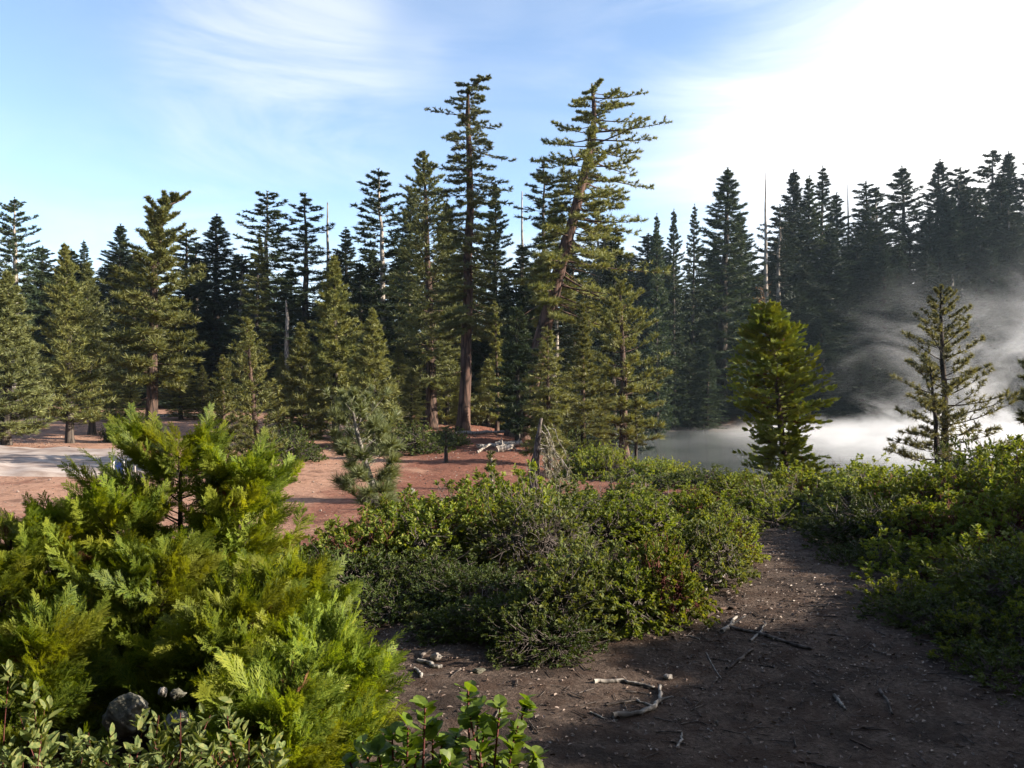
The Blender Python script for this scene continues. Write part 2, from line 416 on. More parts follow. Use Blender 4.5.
# ------------------------------------------------------------------ plant parts
def add_tufts(g, C, D, L, n=10, spread=0.9, width=0.02, m=0, rng=RNG, flat=0.0, back=0.15):
    """needle tufts: C (k,3) centres, D (k,3) directions, L (k,) lengths; n thin triangles each"""
    k = len(C)
    if k == 0: return
    d = D[:, None] + spread * rng.normal(size=(k, n, 3)) * np.array([1, 1, 1 - flat])
    d = unit(d)
    ln = L[:, None, None] * rng.uniform(0.6, 1.1, (k, n, 1))
    base = C[:, None] - D[:, None] * L[:, None, None] * back * rng.uniform(-1, 1, (k, n, 1))
    sd = unit(np.cross(d, rng.normal(size=(k, n, 3))))
    w = width * rng.uniform(0.7, 1.3, (k, n, 1)) * 0.5
    a = base - sd * w; b = base + sd * w; c = base + d * ln
    g.tris(np.stack([a, b, c], 2), m)


def conifer(seed, path, rad, prof, nb, elev=(-0.2, 0.5), curve=0.15, T=9, K=4, tl=0.32, tuft=(10, 0.35, 0.05, 0.7), u0=0.1, upb=0.25, keep=0.9,
            dead=0, flat=0.35, sides=8, f0=0.22, whorls=0, twigs=True, jit=(0.65, 1.1), seg=14, flare=1.5, bmat=0, brad=0.05, twig_r=0.006, hang=0.0, tipd=0):
    """returns (trunk geo, crown geo): path (n,3) trunk polyline, rad (n,), prof rows (u, reach towards -x, reach towards +x)"""
    rng = np.random.default_rng(seed)
    path = np.asarray(path, float); rad = np.asarray(rad, float)
    cu = np.concatenate([[0], np.cumsum(np.linalg.norm(np.diff(path, axis=0), axis=1))]); Ltot = cu[-1]; cu = cu / Ltot

    def at(u): return np.stack([np.interp(u, cu, path[:, i]) for i in range(3)], -1)
    ft = Geo(); fc = Geo()
    us = np.linspace(0, 1, seg)
    us = np.sort(np.concatenate([us, [0.012, 0.03]]))
    P = at(us); R = np.interp(us, cu, rad)
    P[2:-1, :2] += rng.normal(size=(len(us) - 3, 2)) * 0.0016 * Ltot
    fl = 1 + (flare - 1) * np.exp(-us * 45)
    P0 = P.copy(); P0[0, 2] -= 0.5
    ft.tubes(P0, R * fl, sides, 0, 0.04)
    prof = np.asarray(prof, float)
    u = u0 + (0.985 - u0) * (np.arange(nb) + rng.uniform(0, 1, nb)) / nb
    if whorls:
        sp = (1 - u0) / whorls
        u = u0 + np.round((u - u0) / sp) * sp + rng.normal(size=nb) * sp * 0.10
        u = np.clip(u, u0, 0.985)
    az = np.arange(nb) * 2.39996 + rng.uniform(-0.5, 0.5, nb)
    rl = np.interp(u, prof[:, 0], prof[:, 1]); rr = np.interp(u, prof[:, 0], prof[:, 2])
    ca = np.cos(az)
    reach = np.where(ca < 0, rl * ca * ca + 0.5 * (rl + rr) * (1 - ca * ca), rr * ca * ca + 0.5 * (rl + rr) * (1 - ca * ca))
    ln = reach * rng.uniform(jit[0], jit[1], nb)
    el = elev[0] + (elev[1] - elev[0]) * (u - u0) / (1 - u0) + rng.normal(size=nb) * 0.10
    out = np.stack([np.cos(az), np.sin(az), 0 * az], -1); lat = np.stack([-np.sin(az), np.cos(az), 0 * az], -1)
    st = at(u)
    bend = rng.normal(size=nb) * 0.14
    up = np.array([0, 0, 1.0])

    def bc(s):  # s (B,T)
        s = s[..., None]
        return st[:, None] + ln[:, None, None] * (out[:, None] * s * np.cos(el)[:, None, None] + up * (np.sin(el)[:, None, None] * s + curve * s * s - hang * s ** 3) + lat[:, None] * bend[:, None, None] * s * s)
    sg = np.linspace(0, 1, 6)[None].repeat(nb, 0)
    BP = bc(sg)
    br = np.clip(ln * 0.014, 0.006, brad)[:, None] * (1.05 - sg)
    ft.tubes(BP, br, 4, bmat)
    # twigs with tufts
    s = f0 + (1 - f0) * (np.arange(T)[None] + rng.uniform(0, 1, (nb, T))) / T
    p0 = bc(s)
    tan = unit(bc(np.clip(s + 0.05, 0, 1.1)) - p0)
    sg_ = np.where(np.arange(T) % 2 == 0, 1.0, -1.0)[None, :, None] * rng.uniform(0.5, 1.2, (nb, T, 1))
    td = unit(tan * rng.uniform(0.6, 1.0, (nb, T, 1)) + lat[:, None] * sg_ + up * (upb + rng.normal(size=(nb, T, 1)) * 0.2))
    tlen = ln[:, None] * tl * np.clip(1.25 - s, 0.2, 1.0) * rng.uniform(0.5, 1.2, (nb, T)) + tuft[1] * 0.3 * np.clip(1.1 - u, .1, 1)[:, None]
    f = (np.arange(K) + rng.uniform(0.2, 1.0, (nb, T, K))) / K
    C = p0[:, :, None] + td[:, :, None] * (tlen[:, :, None] * f)[..., None]
    Dd = unit(td[:, :, None] + rng.normal(size=(nb, T, K, 3)) * 0.25 + up * upb * 0.6)
    mask = rng.uniform(0, 1, (nb, T, K)) < keep
    bm = rng.uniform(0, 1, nb) < (1.0 - 0.0)
    mask &= bm[:, None, None]
    tf = np.clip(1.12 - 0.72 * u ** 1.6, .35, 1)
    Lm = np.broadcast_to((tuft[1] * tf)[:, None, None], mask.shape)[mask]
    Cm = C[mask]; Dm = np.broadcast_to(Dd, C.shape)[mask]
    add_tufts(fc, Cm, Dm, Lm, tuft[0], tuft[3], tuft[2], 0, rng, flat)
    # branch tips and leader
    tipC = bc(np.full((nb, 1), 0.97))[:, 0]; tipD = unit(bc(np.ones((nb, 1)))[:, 0] - bc(np.full((nb, 1), 0.9))[:, 0])
    add_tufts(fc, tipC, tipD, tuft[1] * tf, tuft[0] + 2, tuft[3], tuft[2], 0, rng, flat)
    lu = np.linspace(0.93, 1.0, 8); lead = at(lu)
    add_tufts(fc, lead, np.tile(up, (8, 1)), np.full(8, tuft[1] * 0.42), tuft[0], tuft[3] * 0.8, tuft[2], 1 if tipd else 0, rng, 0)
    if twigs:
        tw = np.stack([p0, p0 + td * tlen[..., None] * 0.95], 2).reshape(-1, 2, 3)
        rr_ = np.tile(np.array([[twig_r, twig_r * 0.4]]), (len(tw), 1))
        ft.tubes(tw, rr_, 3, bmat)
    if dead:
        du = rng.uniform(0.12, u0 + 0.22, dead); da = rng.uniform(0, 2 * PI, dead); dl = rng.uniform(0.25, 0.8, dead) * np.interp(u0 + 0.2, prof[:, 0], prof[:, 2]) * 0.8
        ds = at(du); do = np.stack([np.cos(da), np.sin(da), 0 * da], -1)
        q = np.linspace(0, 1, 5)[None, :, None]
        DP = ds[:, None] + do[:, None] * dl[:, None, None] * q + up * dl[:, None, None] * (rng.uniform(-0.5, 0.1, (dead, 1, 1)) * q - 0.15 * q * q)
        ft.tubes(DP, np.clip(dl * 0.013, 0.008, 0.03)[:, None] * (1.1 - q[..., 0]), 4, bmat)
    return ft, fc


def place_tree(name, label, geo, mats, loc, rotz=0, group=None, cat='tree', scale=(1, 1, 1)):
    root = thing(name, label, cat, loc, rotz, group, scale)
    ft, fc = geo
    link('trunk', ft.build('trunk', mats[0]), root)
    if fc.n: link('crown', fc.build('crown', mats[1]), root)
    return root


def copy_tree(root, loc, rotz, scale, label, group=None):
    r = root.copy(); COL.objects.link(r)
    r.location = loc; r.rotation_euler = (0, 0, rotz); r.scale = scale
    r['label'] = label
    if group: r['group'] = group
    elif 'group' in r: del r['group']
    for ch in list(root.children):
        c = ch.copy(); COL.objects.link(c); c.parent = r
    return r


def px_path(pts, Y, base_xy, seed=0, ywob=0.012):
    """trunk path relative to the tree's base from picture heights at distance Y"""
    rng = np.random.default_rng(seed)
    bx, by = base_xy
    bz = hh(bx, by)
    P = [(0.0, 0.0, 0.0)]
    H = wz(pts[-1][1], Y) - bz
    for (px, py) in pts[1:]:
        P.append((wx(px, Y) - bx, rng.normal() * ywob * H * 0.5, wz(py, Y) - bz))
    return np.array(P), (bx, by, bz), H


HERO = {}


def hero(name, label, pts, Y, trunk_px, prof_px, mats, seed, group=None, cat='tree', top_r=0.02, taper=0.75, **kw):
    """a tree of its own: pts = trunk in picture coordinates bottom to top, prof_px rows (u, left px, right px)"""
    bx = wx(pts[0][0], Y)
    P, loc, H = px_path(pts, Y, (bx, Y), seed)
    cu = np.linspace(0, 1, len(P))
    s = Y / F
    z = P[:, 2] / H
    rad = (trunk_px * s * 0.5) * (1 - z) ** taper + top_r
    prof = [(u, l * s, r * s) for u, l, r in prof_px]
    g = conifer(seed, P, rad, prof, **kw)
    o = place_tree(name, label, g, [M[mats[0]] if isinstance(mats[0], str) else mats[0], M[mats[1]]], loc, 0, group, cat)
    HERO[label] = o
    return o


HAZE = 0.00014
EXPO = 1.66
# ------------------------------------------------------------------ the trees that stand out
def cone(w, u0=0.1, belly=0.12, top=2):
    return [(0, w * .8, w * .8), (u0, w * .85, w * .85), (u0 + belly, w, w), (.55, w * .66, w * .66), (.8, w * .33, w * .33), (1, top, top)]


def sym(rows): return [(u, w, w) for u, w in rows]


# big leaning pine
hero('pine_tree', 'big leaning pine with thick reddish trunk and longer branches on one side', [(516, 438), (527, 400), (541, 340), (553, 292), (563, 255), (578, 200), (588, 160), (595, 124), (596, 102), (592, 84)], 46, 17,
     [(0, 10, 10), (.33, 14, 60), (.38, 18, 108), (.46, 22, 112), (.54, 32, 104), (.62, 40, 92), (.7, 42, 86), (.78, 50, 80), (.84, 66, 78), (.9, 32, 72), (.95, 16, 56), (1, 8, 28)],
     ('bark_red', 'pine_warm'), 11, nb=142, elev=(-0.42, -0.05), curve=0.12, T=13, K=5, tl=0.24, tuft=(14, 0.36, 0.042, 0.8), u0=0.35, upb=0.35, keep=0.85, dead=16, flat=0.2, sides=14, f0=0.3,
     jit=(0.4, 1.12), flare=1.7, brad=0.07, taper=0.7, top_r=0.06)
# tall straight pine
hero('pine_tree', 'tallest straight slender pine with bent tip and long bare reddish trunk', [(463, 433), (468, 300), (470, 200), (468, 120), (468, 90), (475, 80), (490, 76)], 48, 10.5,
     [(0, 10, 10), (.22, 26, 32), (.35, 40, 42), (.5, 46, 46), (.62, 46, 44), (.72, 42, 46), (.8, 34, 44), (.86, 42, 32), (.93, 20, 26), (1, 5, 7)],
     ('bark_red', 'pine'), 12, nb=140, elev=(-0.42, -0.15), curve=0.14, T=12, K=4, tl=0.22, tuft=(11, 0.36, 0.05, 0.75), u0=0.27, upb=0.15, keep=0.85, dead=14, flat=0.5, sides=12, f0=0.12,
     jit=(0.45, 1.08), brad=0.06, taper=0.6, top_r=0.05)
hero('pine_tree', 'broad dense sunlit pine with double tip beside the tallest straight pine', [(431, 433), (429, 300), (426, 220), (423, 152)], 52, 11,
     sym([(0, 30), (.12, 40), (.3, 50), (.5, 46), (.7, 37), (.85, 22), (1, 4)]), ('bark_brown', 'pine'), 13, nb=210, elev=(-0.25, 0.5), curve=0.2, T=9, K=3, tl=0.26, tuft=(9, 0.42, 0.055, 0.7), u0=0.14, dead=8, upb=0.35, jit=(0.55, 1.1))
hero('pine_tree', 'ragged pine with crooked tip and bare brown trunk above the pale bank', [(152, 416), (152, 340), (155, 280), (160, 232), (164, 212), (171, 202), (184, 198)], 42, 12,
     [(0, 10, 10), (.2, 38, 42), (.32, 44, 46), (.5, 50, 46), (.66, 40, 40), (.76, 32, 36), (.86, 18, 24), (.94, 10, 16), (1, 5, 8)], ('bark_brown', 'pine_warm'), 14, nb=120, elev=(-0.3, 0.5), curve=0.2, T=10, K=5, tl=0.26,
     tuft=(10, 0.42, 0.055, 0.7), u0=0.22, dead=14, upb=0.35, jit=(0.4, 1.12), brad=0.06, taper=0.6)
hero('pine_tree', 'slim sunlit young pine standing on the far side of the pale bank', [(70, 447), (70, 340), (65, 244)], 40, 7, cone(44, .12), ('bark_dark', 'pine_warm'), 15, nb=150, elev=(-0.1, 0.7), curve=0.2, T=8, K=3,
     tl=0.3, tuft=(9, 0.34, 0.042, 0.7), u0=0.09, upb=0.4, jit=(0.5, 1.1), twig_r=0.01)
hero('pine_tree', 'thinner young pine behind the slim sunlit one by the pale bank', [(92, 440), (90, 360), (86, 262)], 45, 6, cone(38, .12), ('bark_dark', 'pine'), 16, nb=130, elev=(-0.1, 0.7), curve=0.2, T=8, K=3, tl=0.3,
     tuft=(9, 0.36, 0.045, 0.7), u0=0.1, upb=0.4, jit=(0.5, 1.1))
hero('fir_tree', 'tall dark fir with bare grey limbs at the edge of the clearing', [(14, 440), (15, 320), (14, 198)], 64, 10, sym([(0, 20), (.25, 24), (.5, 26), (.75, 26), (.92, 16), (1, 4)]), ('bark_grey', 'fir'), 17, nb=130, elev=(-0.25, 0.3), T=9, K=3,
     tl=0.3, tuft=(9, 0.45, 0.065, 0.7), u0=0.25, dead=24, jit=(0.4, 1.15))
hero('fir_tree', 'full dark conical fir nearest the pale bank', [(6, 449), (8, 360), (8, 272)], 34, 9, cone(44, .1), ('bark_dark', 'pine'), 18, nb=180, elev=(-0.15, 0.6), T=9, K=3, tl=0.3, tuft=(9, 0.30, 0.04, 0.7), u0=0.06, upb=0.3)
hero('pine_tree', 'sparse pale-trunked pine with yellowish tufts behind the bright cedar', [(262, 485), (256, 430), (250, 370), (247, 318)], 27, 6, sym([(0, 26), (.12, 30), (.4, 30), (.7, 21), (.9, 10), (1, 3)]), ('bark_brown', 'pine_warm'), 19, nb=96,
     elev=(0.0, 0.7), curve=0.25, T=6, K=3, tl=0.28, tuft=(13, 0.19, 0.027, 0.85), u0=0.1, upb=0.5, keep=0.7, dead=14, jit=(0.5, 1.15), twig_r=0.008)
hero('pine_tree', 'shorter sparse pine beside the pale-trunked yellowish one', [(226, 478), (224, 430), (222, 356)], 28, 5, sym([(0, 18), (.3, 20), (.6, 16), (.85, 9), (1, 3)]), ('bark_brown', 'pine_warm'), 20, nb=74, elev=(0.0, 0.7),
     curve=0.25, T=6, K=3, tl=0.28, tuft=(13, 0.19, 0.027, 0.85), u0=0.1, upb=0.5, keep=0.75, dead=8, jit=(0.5, 1.15), twig_r=0.008)
hero('fir_tree', 'dusty green young fir between the yellowish pine and the olive pine', [(300, 440), (301, 380), (300, 323)], 40, 6, cone(30, .1), ('bark_dark', 'young'), 21, nb=150, elev=(-0.1, 0.6), T=8, K=3, tl=0.3, tuft=(9, 0.3, 0.042, 0.7), u0=0.06, upb=0.35)
hero('pine_tree', 'olive conical pine rising behind the small long-needled pine', [(336, 436), (336, 350), (334, 256)], 44, 7, cone(42, .1), ('bark_dark', 'pine_warm'), 22, nb=175, elev=(-0.2, 0.6), T=9, K=3, tl=0.28, tuft=(9, 0.38, 0.05, 0.7), u0=0.1, upb=0.35, jit=(0.5, 1.1))
hero('fir_tree', 'bright green young fir just past the olive conical pine', [(374, 438), (373, 380), (372, 309)], 40, 6, cone(33, .08), ('bark_dark', 'young'), 23, nb=155, elev=(-0.1, 0.6), T=8, K=3, tl=0.3, tuft=(9, 0.3, 0.042, 0.7), u0=0.05, upb=0.35)
hero('fir_tree', 'low young fir filling the gap between the two tall pine trunks', [(447, 430), (447, 390), (446, 338)], 56, 5, cone(24, .08), ('bark_dark', 'young'), 24, nb=100, elev=(-0.1, 0.5), T=7, K=3, tl=0.3, tuft=(9, 0.36, 0.05, 0.7), u0=0.04, upb=0.3)
hero('fir_tree', 'pale young fir at the foot of the tallest pine, behind it', [(488, 426), (488, 400), (487, 362)], 58, 4, cone(24, .08), ('bark_dark', 'young'), 25, nb=90, elev=(-0.1, 0.5), T=7, K=3, tl=0.3, tuft=(9, 0.36, 0.05, 0.7), u0=0.03, upb=0.3)
hero('pine_tree', 'very narrow yellowish young tree between the tallest pine and the leaning pine', [(497, 428), (497, 370), (495, 302)], 52, 4, sym([(0, 11), (.3, 14), (.7, 9), (1, 2)]), ('bark_brown', 'pine_warm'), 26, nb=70, elev=(0, 0.6), T=6, K=3, tl=0.3, tuft=(9, 0.3, 0.045, 0.7), u0=0.1, upb=0.3, jit=(0.4, 1.1))
hero('fir_tree', 'dark young fir with rusty dead needles against the leaning trunk', [(518, 440), (518, 380), (516, 308)], 43, 6, sym([(0, 20), (.2, 26), (.5, 26), (.75, 18), (.9, 12), (1, 3)]), ('bark_dark', 'fir'), 27, nb=110, elev=(-0.2, 0.5), T=8, K=3, tl=0.3, tuft=(9, 0.34, 0.05, 0.7), u0=0.1, upb=0.3, jit=(0.5, 1.15))
hero('fir_tree', 'drooping young fir standing over the broken grey stump', [(549, 470), (548, 400), (547, 328)], 34, 5, sym([(0, 22), (.2, 24), (.5, 26), (.75, 17), (1, 3)]), ('bark_brown', 'young'), 28, nb=110, elev=(-0.35, 0.3), curve=0.0, T=8, K=3, tl=0.3, tuft=(9, 0.27, 0.036, 0.7), u0=0.12, upb=-0.1, keep=0.75, jit=(0.4, 1.15), dead=10)
hero('fir_tree', 'loose young fir with thin trunk between the stump and the lake', [(583, 462), (583, 380), (582, 305)], 40, 5, cone(30, .2), ('bark_brown', 'young'), 29, nb=105, elev=(-0.1, 0.6), T=8, K=3, tl=0.3, tuft=(9, 0.3, 0.042, 0.7), u0=0.16, upb=0.3, jit=(0.5, 1.15), dead=8)
hero('pine_tree', 'tufted pine with layered clumps standing at the lake edge', [(624, 458), (624, 380), (622, 340), (620, 282)], 43, 9, [(0, 10, 10), (.12, 34, 46), (.28, 36, 46), (.45, 36, 46), (.6, 32, 38), (.78, 26, 30), (.9, 16, 18), (1, 5, 5)],
     ('bark_brown', 'pine_warm'), 30, nb=100, elev=(-0.2, 0.5), curve=0.28, T=9, K=3, tl=0.24, tuft=(11, 0.34, 0.045, 0.7), u0=0.13, upb=0.45, whorls=11, jit=(0.6, 1.1), f0=0.35, brad=0.05)
hero('fir_tree', 'thin sapling close beside the tufted pine at the lake edge', [(636, 462), (636, 430), (635, 396)], 42, 3, cone(13, .2), ('bark_dark', 'young'), 31, nb=36, elev=(-0.1, 0.5), T=6, K=2, tl=0.3, tuft=(9, 0.24, 0.036, 0.7), u0=0.25, upb=0.3)
hero('fir_tree', 'thin dead-looking sapling alone on the red clearing', [(446, 467), (446, 450), (446, 428)], 34, 3.5, sym([(0, 8), (.5, 10), (1, 2)]), ('bark_dark', 'fir'), 32, nb=22, elev=(0, 0.5), T=5, K=2, tl=0.3, tuft=(8, 0.16, 0.03, 0.7), u0=0.45, upb=0.3, keep=0.7)
# the small long-needled pine on the slope
hero('pine_tree', 'small crooked pine with long silvery needles and pale bent trunk', [(380, 520), (374, 490), (365, 462), (357, 432), (351, 404)], 13, 8, [(0, 40, 6), (.22, 44, 8), (.4, 34, 26), (.6, 34, 40), (.8, 36, 40), (1, 22, 22)],
     ('wood_dead', 'pine_blue'), 33, nb=58, elev=(-0.05, 0.75), curve=0.3, T=3, K=2, tl=0.3, tuft=(44, 0.25, 0.011, 0.55), u0=0.2, upb=0.55, keep=0.95, flat=0, sides=8, f0=0.5, dead=8, jit=(0.6, 1.05), brad=0.014, top_r=0.012)
# bulky cedar in front of the lake
hero('pine_tree', 'sparse lacy pine standing against the white steam', [(946, 474), (944, 400), (942, 340), (941, 286)], 20, 6.5, [(0, 50, 58), (.1, 60, 74), (.25, 66, 74), (.42, 56, 58), (.6, 44, 44), (.8, 28, 28), (.92, 15, 15), (1, 4, 4)],
     ('bark_dark', 'pine_pale'), 35, nb=84, elev=(-0.1, 0.6), curve=0.22, T=8, K=3, tl=0.24, tuft=(15, 0.15, 0.022, 1.0), u0=0.05, upb=0.45, keep=0.8, flat=0.1, jit=(0.5, 1.08), twig_r=0.006, f0=0.3, dead=10, brad=0.02)
hero('pine_tree', 'slender second stem growing beside the sparse lacy pine', [(938, 476), (935, 420), (930, 366)], 19.5, 4, [(0, 20, 20), (.3, 34, 18), (.6, 26, 14), (1, 5, 4)], ('bark_dark', 'pine_pale'), 36, nb=36, elev=(0.0, 0.6), curve=0.2, T=7, K=2, tl=0.24,
     tuft=(12, 0.13, 0.02, 0.8), u0=0.25, upb=0.45, keep=0.75, flat=0.1, jit=(0.5, 1.08), dead=6)
hero('fir_tree', 'dark green fir cut off by the frame above the bushes', [(1042, 474), (1041, 400), (1040, 300)], 18, 9, sym([(0, 26), (.3, 27), (.6, 24), (1, 3)]), ('bark_brown', 'pine'), 37, nb=60, elev=(-0.1, 0.5), T=8, K=3, tl=0.3, tuft=(10, 0.18, 0.024, 0.7), u0=0.1, upb=0.3, jit=(0.5, 1.1))
# dead standing trees
for (px, py, Y, tp, lab) in [(328, 203, 70, 5, 'bare dead snag rising between two dark firs behind the olive pine'), (765, 172, 128, 6, 'tall bare dead pole standing clear above the misty hillside'),
                             (848, 184, 146, 5, 'thin bare snag amid the fir tops above the steam'), (522, 192, 74, 4, 'faint bare snag between the tallest pine and the leaning pine'),
                             (112, 268, 70, 4, 'short bare snag among the firs past the slim young pine'), (286, 300, 66, 5, 'grey bare snag in front of the dark firs by the yellowish pine')]:
    sn = hero('dead_snag', lab, [(px, 425), (px + 1, 320), (px, py)], Y, tp, sym([(0, 8), (.5, 9), (.8, 8), (1, 1.5)]) if px != 765 else sym([(0, 3), (1, 2)]), ('bark_grey', 'fir'), 40 + px, nb=46 if px != 765 else 14,
              elev=(-0.3, 0.1), curve=0.0, T=2, K=1, tl=0.3, tuft=(1, 0.01, 0.01, 0.5), u0=0.35, keep=0.0, jit=(0.3, 1.1), brad=0.02, twig_r=0.012, taper=0.35, top_r=0.05)
    cr = [c for c in sn.children if c.name.startswith('crown')][0]
    bpy.data.objects.remove(cr)

# ------------------------------------------------------------------ forest firs: a few built trees, then copies
PROTO = []


def proto(seed, kw, prof, mats, H=24.0):
    P = np.array([(0, 0, 0), (0.05, 0, H * 0.5), (0, 0, H)])
    rad = np.array([0.36, 0.22, 0.03])
    return dict(geo=conifer(seed, P, rad, prof, **kw), mats=mats, obj=None, used=0)


SH = {
    'cone': [(0, 2.6, 2.6), (.12, 3.1, 3.1), (.4, 2.6, 2.6), (.7, 1.7, 1.7), (.9, .72, .72), (1, .12, .12)],
    'column': [(0, 2.2, 2.2), (.2, 2.9, 2.9), (.5, 2.8, 2.8), (.75, 2.1, 2.1), (.92, 1.0, 1.0), (1, .2, .2)],
    'loose': [(0, 2.4, 2.4), (.2, 3.0, 3.0), (.5, 2.7, 2.7), (.8, 1.9, 1.9), (.94, 1.1, 1.1), (1, .3, .3)],
}
BASE = dict(T=8, K=3, tl=0.30, upb=0.05, flat=0.5, jit=(0.4, 1.15), twigs=False)
PK = {
    'cone': (dict(nb=210, elev=(-0.35, 0.4), tuft=(9, 0.55, 0.075, 0.7), u0=0.05, **BASE), 'cone'),
    'cone2': (dict(nb=190, elev=(-0.45, 0.3), tuft=(9, 0.6, 0.075, 0.65), u0=0.08, hang=0.12, **BASE), 'cone'),
    'column': (dict(nb=200, elev=(-0.35, 0.4), tuft=(9, 0.6, 0.075, 0.7), u0=0.1, **BASE), 'column'),
    'loose': (dict(nb=110, elev=(-0.25, 0.4), tuft=(9, 0.62, 0.10, 0.7), u0=0.15, dead=14, **dict(BASE, jit=(0.35, 1.2), twigs=True)), 'loose'),
    'ragged': (dict(nb=120, elev=(-0.5, 0.3), tuft=(10, 0.6, 0.075, 0.75), u0=0.12, dead=10, **dict(BASE, jit=(0.2, 1.3))), 'column'),
    'tapered': (dict(nb=230, elev=(-0.2, 0.55), tuft=(9, 0.5, 0.07, 0.8), u0=0.04, **dict(BASE, jit=(0.55, 1.1))), 'cone'),
    'narrow': (dict(nb=170, elev=(-0.4, 0.25), tuft=(9, 0.55, 0.075, 0.65), u0=0.08, **dict(BASE, jit=(0.4, 1.15))), 'cone'),
}
MESH = {}
for i, (k, (kw, sh)) in enumerate(PK.items()):
    P = np.array([(0, 0, 0), (0.06, 0.03, 12.0), (0, 0, 24.0)])
    ft, fc = conifer(200 + i, P, np.array([0.36, 0.22, 0.03]), SH[sh], **kw)
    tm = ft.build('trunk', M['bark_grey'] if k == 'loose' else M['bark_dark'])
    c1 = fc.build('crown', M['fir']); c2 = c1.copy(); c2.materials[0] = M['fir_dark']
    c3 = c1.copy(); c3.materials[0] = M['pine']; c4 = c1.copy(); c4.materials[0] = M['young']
    MESH[k] = (tm, {'fir': c1, 'dark': c2, 'lit': c3, 'young': c4})


def forest(kind, mat, px, topy, Y, wpx, label, group=None, rng=RNG, name=None, wid=None):
    x = wx(px, Y); z = hh(x, Y) - 0.2
    H = max(4.0, wz(topy, Y) - z)
    R = (wpx * (1.3 if Y < 100 else 1.15) + (15 if Y > 118 else 5)) * Y / F
    if wid: R = wpx * Y / F
    root = thing(name or 'fir_tree', label, 'tree', (x, Y, z), rng.uniform(0, 6.28), group, (R / 3.0, R / 3.0, H / 24.0))
    root.rotation_euler = (rng.normal() * .022, rng.normal() * .022, root.rotation_euler[2])
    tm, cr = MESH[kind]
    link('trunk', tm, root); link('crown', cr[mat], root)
    return root


SKY = [
    ('column', 'fir', 40, 246, 72, 22, 'dark fir next to the tall one with bare grey limbs'),
    ('narrow', 'fir', 87, 240, 92, 13, 'faint grey narrow fir seen far behind the two young pines'),
    ('tapered', 'fir', 116, 224, 74, 26, 'pointed fir between the young pines and the ragged crooked pine'),
    ('column', 'dark', 137, 256, 66, 24, 'dark fir tucked close behind the ragged crooked pine'),
    ('ragged', 'fir', 191, 231, 72, 27, 'fir rising just beyond the ragged crooked pine'),
    ('tapered', 'dark', 214, 214, 70, 32, 'broad near-black fir beside the ragged crooked pine'),
    ('cone', 'dark', 237, 256, 76, 24, 'shorter near-black fir behind the yellowish pine'),
    ('loose', 'fir', 268, 192, 68, 30, 'tall open-topped fir standing above the sparse yellowish pine'),
    ('narrow', 'lit', 254, 232, 66, 18, 'sunlit narrow fir leaning on the tall open-topped fir'),
    ('ragged', 'fir', 307, 193, 68, 30, 'tall flat-topped fir next to the bare dead snag'),
    ('cone', 'dark', 346, 228, 76, 24, 'dark fir close to the bare dead snag'),
    ('cone', 'dark', 362, 262, 66, 24, 'low dark fir behind the bright green young fir'),
    ('loose', 'fir', 385, 171, 68, 30, 'tall layered fir just before the broad double-tipped pine'),
    ('cone', 'fir', 405, 186, 78, 20, 'pointed fir partly hidden by the broad double-tipped pine'),
    ('cone', 'fir', 444, 200, 72, 26, 'fir showing between the double-tipped pine and the tallest pine'),
    ('cone', 'fir', 496, 182, 70, 22, 'pointed fir directly behind the tallest pine'),
    ('ragged', 'dark', 545, 162, 68, 30, 'tall dark fir partly behind the leaning trunk'),
    ('cone2', 'dark', 515, 244, 64, 26, 'lower dark fir between the tallest pine and the leaning pine'),
    ('cone', 'dark', 575, 240, 66, 30, 'dark fir under the crown of the leaning pine'),
    ('cone', 'dark', 612, 225, 72, 28, 'dark fir behind the tufted lakeside pine'),
    ('cone', 'fir', 657, 214, 104, 13, 'first slim fir beyond the crown of the leaning pine'),
    ('cone', 'fir', 674, 209, 112, 14, 'second slim fir beyond the crown of the leaning pine'),
    ('narrow', 'fir', 691, 207, 116, 14, 'slim pointed fir next to the wide pyramid fir'),
    ('tapered', 'fir', 722, 170, 120, 34, 'wide pyramid fir at the lake end of the hillside skyline'),
    ('cone', 'dark', 748, 211, 126, 20, 'low dark fir at the foot of the tall bare dead pole'),
    ('loose', 'dark', 778, 206, 130, 18, 'open fir just past the tall bare dead pole'),
    ('tapered', 'dark', 794, 170, 134, 22, 'first of the twin tall firs past the bare dead pole'),
    ('cone', 'fir', 806, 178, 136, 16, 'second of the twin tall firs past the bare dead pole'),
    ('narrow', 'dark', 820, 167, 138, 17, 'narrow spire fir beside the twin tall firs'),
    ('cone', 'dark', 838, 193, 140, 18, 'fir just before the thin bare snag above the steam'),
    ('ragged', 'dark', 872, 181, 142, 24, 'broad blunt fir just past the thin bare snag above the steam'),
    ('column', 'dark', 905, 167, 144, 22, 'tall blunt fir straight above the lacy pine'),
    ('tapered', 'dark', 930, 162, 146, 21, 'pointed hillside fir above the tip of the lacy pine'),
    ('loose', 'dark', 961, 168, 146, 21, 'open hillside fir above the thickest steam'),
    ('loose', 'dark', 990, 151, 148, 20, 'tallest open fir at the high end of the hillside'),
    ('tapered', 'dark', 1006, 153, 148, 20, 'pointed fir next to the tallest open hillside fir'),
    ('cone', 'dark', 1025, 156, 148, 22, 'hillside fir cut by the frame at the high end'),
    ('cone', 'fir', 668, 338, 84, 15, 'first of three small firs on the far lake shore', 'three small firs on the far lake shore'),
    ('cone', 'fir', 690, 343, 84, 13, 'middle of three small firs on the far lake shore', 'three small firs on the far lake shore'),
    ('cone', 'fir', 706, 349, 86, 13, 'last of three small firs on the far lake shore', 'three small firs on the far lake shore'),
]
